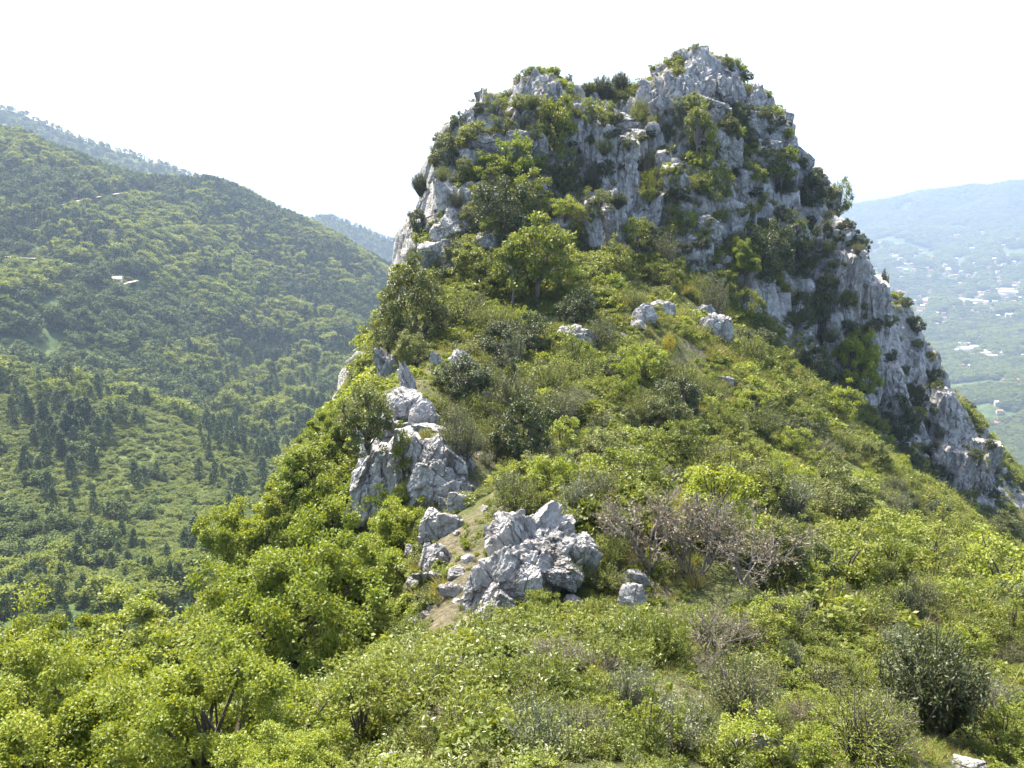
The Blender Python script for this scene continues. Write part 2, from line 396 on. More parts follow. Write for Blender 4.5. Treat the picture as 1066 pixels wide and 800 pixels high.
# rough the steep rock sideways too, so that cliffs are not smooth curtains
gy, gx = np.gradient(GZ, YS, XS)
nl = np.sqrt(gx ** 2 + gy ** 2 + 1); NX, NY, NZ = -gx / nl, -gy / nl, 1 / nl
dsp = np.zeros(GX.shape); _m = pmv > .02; gx_, gy_, gz_ = GX[_m], GY[_m], GZ[_m]
wx = .5 * fbm(gx_ * .5, gy_ * .5, gz_ * .4, seed=73, o=2)
dsp[_m] = pmv[_m] * (.3 + .7 * sstep(0.9, 0.55, NZ[_m])) * (1.15 * facet(gx_ / 2.3 + wx, gy_ / 2.3, gz_ / 6.5 + wx, 71) + 0.19 * facet(gx_ / .8 + wx, gy_ / .8, gz_ / 2.6, 75) + 0.06 * ridged(gx_ * 2.2, gy_ * 2.2, gz_ * 1.5, seed=77, o=3))
dsp *= 1 - .5 * sstep(30, 40, GX)
V = V + np.c_[(NX * dsp).ravel(), (NY * dsp).ravel(), (NZ * dsp).ravel()]
me = mesh_np('hill', V, grid_faces(len(XS), len(YS)), [M['hill']], smooth=True)
a = me.attributes.new('rock', 'FLOAT', 'POINT'); a.data.foreach_set('value', pmv.ravel().astype(np.float32))
PATHX = lambda y: np.interp(y, [8, 18, 24, 31, 38, 47, 54, 60], [1.2, -1.6, -1.5, -1.9, -1.0, -1.6, -0.4, 1.5])
pth = sstep(1.3, .35, np.abs(GX - PATHX(GY) + .4 * noise(GY * .7, GY * 0))) * sstep(13, 17, GY) * sstep(64, 58, GY) * sstep(-.5, .1, fbm(GX * .7, GY * .5, seed=19, o=3))
a = me.attributes.new('path', 'FLOAT', 'POINT'); a.data.foreach_set('value', pth.ravel().astype(np.float32))
tag(link('hill', me), kind='structure')

def make_far():
    t = NT('far_country'); p = t.pos()
    n1 = t.noise(p, 0.012, 6, 0.65); n2 = t.noise(p, 0.08, 5, 0.6); n3 = t.noise(p, 0.0035, 4, 0.6)
    c = t.ramp(n2, [(0.3, (0.035, 0.06, 0.02)), (0.5, (0.06, 0.09, 0.028)), (0.7, (0.10, 0.125, 0.045))])
    c = t.mix(t.math('MULTIPLY', t.ramp1(n1, 0.64, 0.78), 0.6), c, (0.12, 0.15, 0.055))
    c = t.mix(t.math('MULTIPLY', t.ramp1(n3, 0.55, 0.65), 0.5), c, (0.04, 0.06, 0.025))
    md = t.math('MULTIPLY', t.add('ShaderNodeAttribute', attribute_name='meadow').outputs['Fac'], t.ramp1(n2, .25, .5))
    c = t.mix(t.math('MINIMUM', t.math('MAXIMUM', md, 0.0), 1.0), c, t.ramp(t.noise(p, .15, 5, .65), [(.3, (.075, .105, .028)), (.5, (.12, .145, .042)), (.7, (.17, .175, .062))]))
    return t.out(t.bsdf(c, 0.95, None, 0.1))
M['far'] = make_far()
V = np.c_[FX.ravel(), FY.ravel(), FZ.ravel()]
FPX, FPY, _ = project(FX, FY, FZ)
MEAD = np.maximum(SPURM * sstep(.8, .3, FPX / 330) * .9, sstep(150, 120, FPX) * sstep(258, 268, FPY) * sstep(308, 296, FPY) * sstep(900, 700, np.hypot(FX, FY)) * (FX < 0))
MEAD = np.maximum(MEAD, .6 * sstep(195, 230, FPX) * sstep(345, 325, FPX) * sstep(358, 375, FPY) * sstep(470, 450, FPY) * (FX < 0) * (np.hypot(FX, FY) > 340))
me = mesh_np('terrain', V, grid_faces(len(AZ), len(LR))[:, ::-1], [M['far']], smooth=True)
a = me.attributes.new('meadow', 'FLOAT', 'POINT'); a.data.foreach_set('value', MEAD.ravel().astype(np.float32))
tag(link('terrain', me), kind='structure')
# sea reaching the horizon
bm = bmesh.new(); bmesh.ops.create_circle(bm, cap_ends=True, radius=45000, segments=96)
me = bpy.data.meshes.new('sea'); bm.to_mesh(me); bm.free()
t = NT('sea_water'); me.materials.append(t.out(t.bsdf((0.02, 0.06, 0.09), 0.25, None, 0.5)))
o = link('sea', me); o.location = (0, 0, -540); tag(o, kind='structure')
# hill ranges beyond the first skyline
def range_mesh(name, prof, Y0, slope, seed, ext=(0, 0)):
    prof = sorted(prof); xs = np.linspace(prof[0][0], prof[-1][0], 320)
    pts = np.array([at(px, np.interp(px, [a for a, b in prof], [b for a, b in prof]), Y0) for px in xs])
    d = np.r_[np.linspace(-520, 0, 40), np.linspace(15, 420, 24)]
    Vx = np.repeat(pts[:, 0][None], len(d), 0) * (1 + d[:, None] / Y0); Vy = np.repeat(d[:, None] + Y0, len(xs), 1)
    Vz = pts[:, 2][None] - np.abs(d)[:, None] * slope + 16 * fbm(Vx / 130, Vy / 130, seed=seed, o=4) * np.minimum(1, np.abs(d)[:, None] / 70) + 2.5 * fbm(Vx / 25, Vy / 25, seed=seed + 1, o=3)
    me = mesh_np(name, np.c_[Vx.ravel(), Vy.ravel(), Vz.ravel()], grid_faces(len(xs), len(d)), [M['far']], smooth=True)
    tag(link(name, me), kind='structure')
    return Vx, Vy, Vz
RG1 = range_mesh('hill_range', [(-120,70),(-60,95),(0,114),(30,122),(60,136),(100,150),(150,166),(215,190),(260,222),(300,262)], 1450, 0.55, 31)
RG2 = range_mesh('hill_range', [(280,262),(310,232),(335,226),(360,232),(380,240),(405,250),(425,262),(450,285),(480,320)], 1900, 0.6, 37)

# ------------------------------------------------------------------ rocks
def rock_mesh(name, seed, kind, sub=5):
    r = np.random.default_rng(seed)
    bm = bmesh.new(); bmesh.ops.create_icosphere(bm, subdivisions=sub, radius=1)
    D = np.array([v.co[:] for v in bm.verts]); D /= np.linalg.norm(D, axis=1)[:, None]
    Fc = np.array([[v.index for v in f.verts] for f in bm.faces]); bm.free()
    npl = {'block': 13, 'crag': 16, 'column': 12, 'slab': 11, 'boulder': 22}[kind]
    N = r.normal(size=(npl, 3))
    if kind == 'column': N[:, 2] *= 0.35
    if kind == 'slab': N[:, 2] *= 1.2
    N /= np.linalg.norm(N, axis=1)[:, None]
    dd = r.uniform(0.62, 1.0, npl)
    for ax in range(3):
        for s in (-1, 1):
            e = np.zeros(3); e[ax] = s; N = np.vstack([N, e + r.normal(0, .12, 3)]); dd = np.r_[dd, r.uniform(.85, 1.0)]
    N /= np.linalg.norm(N, axis=1)[:, None]
    q = np.maximum(D @ N.T, 0) / dd
    P = D / ((q ** 30).sum(1) ** (1 / 30))[:, None]
    sc = {'block': (1, 1, 1), 'crag': (1, 1, 1.5), 'column': (.8, .8, 2.0), 'slab': (1.3, 1.1, .5), 'boulder': (1, 1, .85)}[kind]
    P = P * np.array(sc)
    if kind == 'crag':        # taper to a broken top
        k = 1 - 0.30 * np.clip((P[:, 2] + .5) / 2, 0, 1); P[:, 0] *= k; P[:, 1] *= k
        P[:, 2] += 0.5 * np.maximum(P[:, 2], 0) * ridged(P[:, 0] * 1.3, P[:, 1] * 1.3, seed=seed + 3, o=3)
    s = seed * 7.3
    x, y, z = P[:, 0] + s, P[:, 1] + s * .7, P[:, 2] - s
    zs = 0.45 if kind in ('crag', 'column') else 0.9
    # blocks broken out along joints
    cell = np.floor(noise(x * 1.5, y * 1.5, z * 1.2 * zs, seed=61) * 2.6 + .5 * noise(x * 4, y * 4, z * 3, seed=62)) / 2.6
    w_ = .25 * fbm(x * 1.5, y * 1.5, z * 1.5, seed=60, o=2)
    d = 0.07 * cell + (0.20 if kind in ('crag', 'column') else 0.15) * facet(x * (1.5 if zs < .6 else 1.1) + w_, y * (1.5 if zs < .6 else 1.1), z * (1.0 if zs < .6 else 1.1) * zs + w_, 63) + (0.075 if kind in ('crag', 'column') else 0.035) * facet(x * 3.6 + w_, y * 3.6, z * 3.4 * zs, 64) + (0.03 if kind in ('crag', 'column') else 0.012) * ridged(x * 3.4, y * 3.4, z * 3.4 * zs, seed=64, o=3)
    c = noise(x * 1.2, y * 1.2, z * 1.2 * zs, seed=65) + .25 * noise(x * 4.1, y * 4.1, z * 4.1 * zs, seed=66)
    d -= 0.14 * np.exp(-(c / 0.045) ** 2)
    c2 = noise(x * 2.3 + 9, y * 2.3, z * 2.0, seed=67) + .2 * noise(x * 6, y * 6, z * 5, seed=68)
    d -= 0.07 * np.exp(-(c2 / 0.05) ** 2)
    d += (0.02 if kind in ('crag', 'column') else 0.010) * ridged(x * 8, y * 8, z * 8 * zs, seed=70, o=2) + 0.022 * fbm(x * 14, y * 14, z * 12, seed=69, o=2)
    P = P + D * d[:, None] * (0.55 if kind == 'boulder' else 1)
    lo, hi = P.min(0), P.max(0)
    P = (P - (lo + hi) / 2) / (hi - lo)
    me = mesh_np(name, P, Fc, [M['rock']], smooth=True)
    try: me.set_sharp_from_angle(angle=R(28))
    except Exception: pass
    return me
KINDS_ = (('block', 5), ('crag', 6), ('column', 5), ('slab', 4), ('boulder', 4))
ROCKLO = {}
ROCK = {k: [rock_mesh(k, 10 * i + j + 1, k, 6 if k == 'block' else 5) for j in range(n)] for i, (k, n) in enumerate(KINDS_)}

for i, (k, n) in enumerate(KINDS_):
    for j in range(n):
        m_ = rock_mesh('coarse', 10 * i + j + 1, k, 3); v_ = np.zeros(len(m_.vertices) * 3, np.float32); m_.vertices.foreach_get('co', v_)
        ROCKLO[ROCK[k][j].name] = (v_.reshape(-1, 3).copy(), [tuple(p.vertices) for p in m_.polygons]); bpy.data.meshes.remove(m_)

# ------------------------------------------------------------------ plants
def unit(v): return v / np.maximum(np.linalg.norm(v, axis=-1, keepdims=True), 1e-9)
def leaves(r, C, out, L, W, flat=0.5, droop=0.2):
    """one folded rhombic leaf per row of C; out = outward direction of the twig it sits on"""
    n = len(C)
    ax = unit(out * 0.7 + r.normal(0, .75, (n, 3)) + np.array([0, 0, -droop]))
    up = unit(np.array([0, 0, 1.0]) * flat * 2 + out * 0.5 + r.normal(0, .6, (n, 3)))
    side = unit(np.cross(ax, up)); nor = np.cross(side, ax)
    l = L * r.uniform(.65, 1.3, (n, 1)); w = W * r.uniform(.65, 1.3, (n, 1))
    V = np.stack([C, C + ax * l * .5 + side * w * .5 - nor * w * .12, C + ax * l - nor * l * .12, C + ax * l * .5 - side * w * .5 - nor * w * .12], 1)
    return V.reshape(-1, 3), np.arange(n * 4).reshape(n, 4)
def tube(pts, rad, sides=5):
    pts = np.asarray(pts, float); n = len(pts)
    d = unit(np.gradient(pts, axis=0)); ref = np.tile([0.31, 0.95, 0.1], (n, 1))
    a = unit(np.cross(d, ref)); b = np.cross(d, a)
    th = np.arange(sides) / sides * 2 * math.pi
    V = pts[:, None] + (a[:, None] * np.cos(th)[None, :, None] + b[:, None] * np.sin(th)[None, :, None]) * np.asarray(rad)[:, None, None]
    i = np.arange(sides); Fq = []
    for k in range(n - 1): Fq.append(np.c_[k * sides + i, k * sides + (i + 1) % sides, (k + 1) * sides + (i + 1) % sides, (k + 1) * sides + i])
    return V.reshape(-1, 3), np.concatenate(Fq)
class Bag:
    def __init__(s): s.V, s.F, s.n, s.var, s.mi = [], [], 0, [], []
    def put(s, V, Fq, var=0.5, mi=0):
        s.V.append(V); s.F.append(Fq + s.n); s.n += len(V)
        s.var.append(np.broadcast_to(np.asarray(var, float), (len(Fq),))); s.mi.append(np.full(len(Fq), mi))
    def mesh(s, name, mats):
        return mesh_np(name, np.concatenate(s.V), np.concatenate(s.F), mats, np.concatenate(s.mi), False, np.concatenate(s.var))
def blades(r, B, dirs, L, w, seg=3, bend=0.5):
    """thin tapering strips from B along dirs, arching over"""
    n = len(B); side = unit(np.cross(dirs, r.normal(size=(n, 3)))); L = np.asarray(L)[:, None]
    rows = []
    for k in range(seg + 1):
        t = k / seg; c = B + dirs * L * t + np.array([0, 0, -1.0]) * L * bend * t * t * (1 - np.abs(dirs[:, 2:3])) 
        ww = w * (1 - t) ** .7 + w * .06
        rows += [c - side * ww / 2, c + side * ww / 2]
    V = np.stack(rows, 1); m = 2 * (seg + 1)
    Fq = np.concatenate([np.arange(n)[:, None] * m + np.array([2*k, 2*k+1, 2*k+3, 2*k+2]) for k in range(seg)])
    return V.reshape(-1, 3), Fq
def sphere(r, n): return unit(r.normal(size=(n, 3)))

def crown_bush(seed, ncl, lpc, L, W, zc, rx, rz, clr, trunk=0.0, lumpy=0.35, flat=0.5, low=-0.75, nst=14, srad=0.014):
    """(foliage bag, stem bag): leaf clumps on branch ends, the outline uneven, gaps between clumps; height about 1"""
    r = np.random.default_rng(seed); fo, stm = Bag(), Bag()
    D = sphere(r, ncl * 3); D = D[D[:, 2] > low][:ncl]
    rad = r.uniform(.35, 1.0, len(D)) ** .45
    lump = 1 + lumpy * noise(D[:, 0] * 1.7 + seed, D[:, 1] * 1.7, D[:, 2] * 1.7, seed=seed)
    C = D * (rad * lump)[:, None] * np.array([rx, rx, rz]) + np.array([0, 0, zc])
    C[:, 2] = np.maximum(C[:, 2], 0.03)
    for i, c in enumerate(C):
        k = int(lpc * r.uniform(.5, 1.4)); cr = clr * r.uniform(.55, 1.35)
        d = sphere(r, k); q = c + d * (r.uniform(0, 1, (k, 1)) ** .5) * cr * np.array([1.15, 1.15, .75])
        q[:, 2] = np.maximum(q[:, 2], 0.0)
        o = unit(d + D[i] * .8 + np.array([0, 0, .35]))
        V, Fq = leaves(r, q, o, L, W, flat)
        fo.put(V, Fq, np.clip(.45 + r.normal(0, .16) + r.normal(0, .16, k), 0, 1))
    pick = r.permutation(len(C))[:nst]
    base = np.array([0, 0, -0.08])
    if trunk > 0:
        nt = 1 if trunk > .28 else 3
        forks = []
        for k in range(nt):
            f = np.array([r.normal(0, .05), r.normal(0, .05), trunk]); mid = (base + f) / 2 + r.normal(0, .02, 3)
            stm.put(*tube([base + r.normal(0, .015, 3) * [1, 1, 0], mid, f], [srad * 2.3, srad * 1.9, srad * 1.6], 7)); forks.append(f)
    else: forks = [base]
    for i in pick:
        f = forks[r.integers(len(forks))]; c = C[i]
        m1 = f + (c - f) * .35 + np.array([0, 0, .06]) + r.normal(0, .025, 3); m2 = f + (c - f) * .7 + r.normal(0, .03, 3)
        stm.put(*tube([f, m1, m2, c], [srad * 1.3, srad, srad * .65, srad * .25], 5))
    return fo, stm
def spray_bush(seed, nst, lps, L, W, spread, bare=0.15, wob=.08, lw=0.006):
    """upright sprays (broom, juniper, heath): many thin stems set with small leaves"""
    r = np.random.default_rng(seed); fo, stm = Bag(), Bag()
    for i in range(nst):
        a = r.uniform(0, 2 * math.pi); s = spread * math.sqrt(r.uniform(0, 1)); h = r.uniform(.55, 1.0) * (1 - .35 * (s / spread) ** 2)
        b = np.array([.16 * s * math.cos(a), .16 * s * math.sin(a), -.05]); tip = np.array([s * math.cos(a), s * math.sin(a), h])
        m1 = b + (tip - b) * .4 + [0, 0, .07] + r.normal(0, wob * .4, 3); m2 = b + (tip - b) * .75 + r.normal(0, wob * .5, 3)
        stm.put(*tube([b, m1, m2, tip], [lw * 1.6, lw * 1.1, lw * .7, lw * .3], 4))
        t = r.uniform(bare, 1.03, lps) ** .8
        P = np.stack([np.interp(t, [0, .4, .75, 1.05], [b[k], m1[k], m2[k], tip[k]]) for k in range(3)], 1) + r.normal(0, .022, (lps, 3))
        d = unit((tip - b)[None] * .9 + r.normal(0, .6, (lps, 3)))
        V, Fq = leaves(r, P, d, L, W, .3, 0)
        fo.put(V, Fq, np.clip(.45 + r.normal(0, .15) + r.normal(0, .14, lps), 0, 1))
    return fo, stm
def twig_bush(seed, L=0.03):
    r = np.random.default_rng(seed); fo, stm = Bag(), Bag()
    def grow(p, d, ln, rad, lev):
        k = 4; pts = [p]
        for _ in range(k): d = unit(d + r.normal(0, .16, 3) + np.array([0, 0, .05])); pts.append(pts[-1] + d * ln / k)
        stm.put(*tube(pts, np.linspace(rad, rad * .5, k + 1), 4 if lev else 6))
        if lev < 3:
            for j in range(r.integers(3, 6)):
                q = pts[r.integers(2, k + 1)]; grow(q, unit(d + r.normal(0, .55, 3)), ln * r.uniform(.5, .75), rad * .55, lev + 1)
        else:
            n = 5; q = np.array([pts[r.integers(1, k + 1)] for _ in range(n)]) + r.normal(0, .012, (n, 3))
            V, Fq = leaves(r, q, np.tile(d, (n, 1)), L, L * .5, .2); fo.put(V, Fq, r.uniform(0, 1, n))
    for s in range(5):
        a = r.uniform(0, 6.28); grow(np.array([.03 * math.cos(a), .03 * math.sin(a), -.05]), unit(np.array([.55 * math.cos(a), .55 * math.sin(a), 1])), r.uniform(.38, .5), .016, 0)
    return fo, stm
def pine_tree(seed, far=True):
    r = np.random.default_rng(seed); fo, stm = Bag(), Bag()
    n = 620; h = r.uniform(.18, 1.0, n) ** .9; a = r.uniform(0, 6.28, n)
    w = .23 * (1.05 - h) ** .7 * (1 + .5 * noise(h * 7, a, seed=seed)); rr = w * r.uniform(.25, 1, n) ** .6
    P = np.c_[rr * np.cos(a), rr * np.sin(a), h]; d = unit(np.c_[np.cos(a), np.sin(a), r.normal(.1, .4, n)])
    V, Fq = leaves(r, P, d, .075, .04, .4, .1); fo.put(V, Fq, r.uniform(.1, .9, n))
    stm.put(*tube([[0, 0, -.1], [0.01, 0, .4], [0, .01, .95]], [.022, .016, .004], 5))
    return fo, stm
def far_round(seed):
    return crown_bush(seed, 34, 34, .085, .065, .5, .43, .43, .125, .2, .5, nst=5, srad=.016)

# name, leaf material, builder -> three looks of each
def var3(f): return [f(k) for k in range(3)]
SP = {}
def species(key, mat, bark, bags):
    SP[key] = [(fo.mesh('foliage', [M[mat]]), stm.mesh('stems', [M[bark]]), (fo, stm)) for fo, stm in bags]
big = lambda k, m: crown_bush(100 + k, 120, 270, .030, .021, .56, .50, .44, .085, .26, .75, nst=38)
species('tree', 'lime', 'bark', [big(k, 0) for k in range(3)])
species('maple', 'green', 'greybark', [crown_bush(130 + k, 46, 90, .05, .035, .62, .38, .38, .095, .32, .8, nst=30) for k in range(3)])
species('leafy', 'lime', 'bark', [crown_bush(140 + k, 52, 90, .05, .034, .48, .55, .46, .115, .05, .7, nst=18) for k in range(3)])
species('bush', 'green', 'bark', [crown_bush(150 + k, 52, 90, .05, .032, .46, .56, .46, .115, 0, .7, nst=18) for k in range(3)])
species('oak', 'dark', 'bark', [crown_bush(160 + k, 95, 120, .045, .028, .48, .56, .48, .105, .05, .45, nst=20) for k in range(3)])
species('oliveoak', 'olive', 'bark', [crown_bush(170 + k, 95, 120, .045, .026, .46, .58, .48, .105, .05, .4, nst=20) for k in range(3)])
species('juniper', 'dark', 'bark', [spray_bush(180 + k, 190, 75, .05, .017, .52, .1, .12, .009) for k in range(3)])
species('broom', 'broom', 'bark', [spray_bush(190 + k, 120, 26, .05, .014, .62, .12, .1, .006) for k in range(3)])
species('scrub', 'olive', 'greybark', [spray_bush(200 + k, 110, 28, .048, .018, .62, .2, .14, .007) for k in range(3)])
species('greyherb', 'grey', 'greybark', [spray_bush(210 + k, 70, 34, .055, .02, .55, .1, .1, .006) for k in range(3)])
species('twig', 'dry', 'greybark', [twig_bush(220 + k) for k in range(3)])
species('yellow', 'yellow', 'bark', [spray_bush(230 + k, 60, 24, .05, .03, .5, .3, .1, .006) for k in range(2)])
species('herb', 'herb', 'bark', [spray_bush(240 + k, 80, 36, .095, .027, .75, .05, .12, .006) for k in range(3)])
species('column', 'dark', 'bark', [spray_bush(250 + k, 90, 44, .06, .022, .30, .05, .05, .008) for k in range(2)])
species('ivy', 'green', 'bark', [crown_bush(260 + k, 40, 60, .06, .05, .5, .42, .52, .12, 0, .4, nst=12) for k in range(2)])
species('canopy', 'lime', 'bark', [crown_bush(270 + k, 170, 400, .0195, .014, .56, .54, .44, .078, .24, .75, nst=44) for k in range(2)])

SPIN = {}
def shrub(name, key, p, h, wf=1.0, label=None, cat='shrub', group=None, rot=None, tilt=0.0, var=None):
    """one plant: an Empty at its foot with foliage and stems"""
    k = SPIN.get(key, 0); SPIN[key] = k + 1
    fm, sm, _ = SP[key][(k if var is None else var) % len(SP[key])]
    o = bpy.data.objects.new(name, None); COL.objects.link(o)
    o.empty_display_size = 0.2; o.location = p; o.scale = (h * wf, h * wf, h)
    o.rotation_euler = (random.uniform(-tilt, tilt), random.uniform(-tilt, tilt), random.uniform(0, 6.28) if rot is None else rot)
    tag(o, label, cat, group)
    link('foliage', fm, o); link('stems', sm, o)
    return o
USED = set()
LAND = [('white twin boulders', 660, 605), ('big jagged outcrop on the path side', 555, 590), ('upright standing stone', 447, 545), ('outcrop crowned by a yellowish bush', 410, 440),
 ('white boulder on the upper slope', 672, 325), ('tree with the bare forked trunk', 562, 290), ('large olive-grey oak bush', 432, 320), ('bare twiggy bushes', 715, 540),
 ('round yellow-green dome bush', 811, 500), ('big dark juniper', 970, 705), ('pale tree against the cliff foot', 890, 380), ('pale cliff wall', 930, 380), ('lone pale block at the cliff end', 980, 478),
 ('highest summit crag', 725, 80), ('lower summit crag', 567, 88), ('notch between the two summits', 655, 90), ('slanting slab on the shoulder', 472, 215), ('flat grey slab in the face', 702, 195),
 ('narrow footpath at the saddle', 540, 385), ('small yellow-leaved bush', 696, 355), ('dark round bush with bright top', 645, 400), ('spiky rock stack', 413, 388), ('broad crowned pale tree', 300, 620),
 ('bushy summit tree', 580, 150), ('oak thicket under the face', 795, 265), ('yellow broom patch', 929, 760), ('leafy herb patch', 620, 760), ('skyline bush of the shoulder', 880, 200), ('grassy steep slope', 880, 560), ('bright green patch on the slope', 845, 600)]
def relabel(phrase, px, py, used=USED):
    c = sorted((math.hypot(px - x, (py - y)), n, x, y) for n, x, y in LAND)
    for d, n, x, y in c:
        if d < 6: continue
        dx, dy = px - x, py - y
        if abs(dx) > 1.7 * abs(dy): w = ['beside'] 
        elif abs(dy) > 1.7 * abs(dx): w = ['just above' if dy < 0 else 'just below'] if d < 60 else ['straight above' if dy < 0 else 'straight below']
        else: w = ['up and ' + ('left' if dx < 0 else 'right') + ' of' if dy < 0 else 'down and ' + ('left' if dx < 0 else 'right') + ' of']
        if w == ['beside']: w = [('left' if dx < 0 else 'right') + ' of']
        w = w[0]
        lab = f'{phrase} {w} the {n}'
        if len(lab.split()) > 16: continue
        if lab not in used: used.add(lab); return lab
    return None
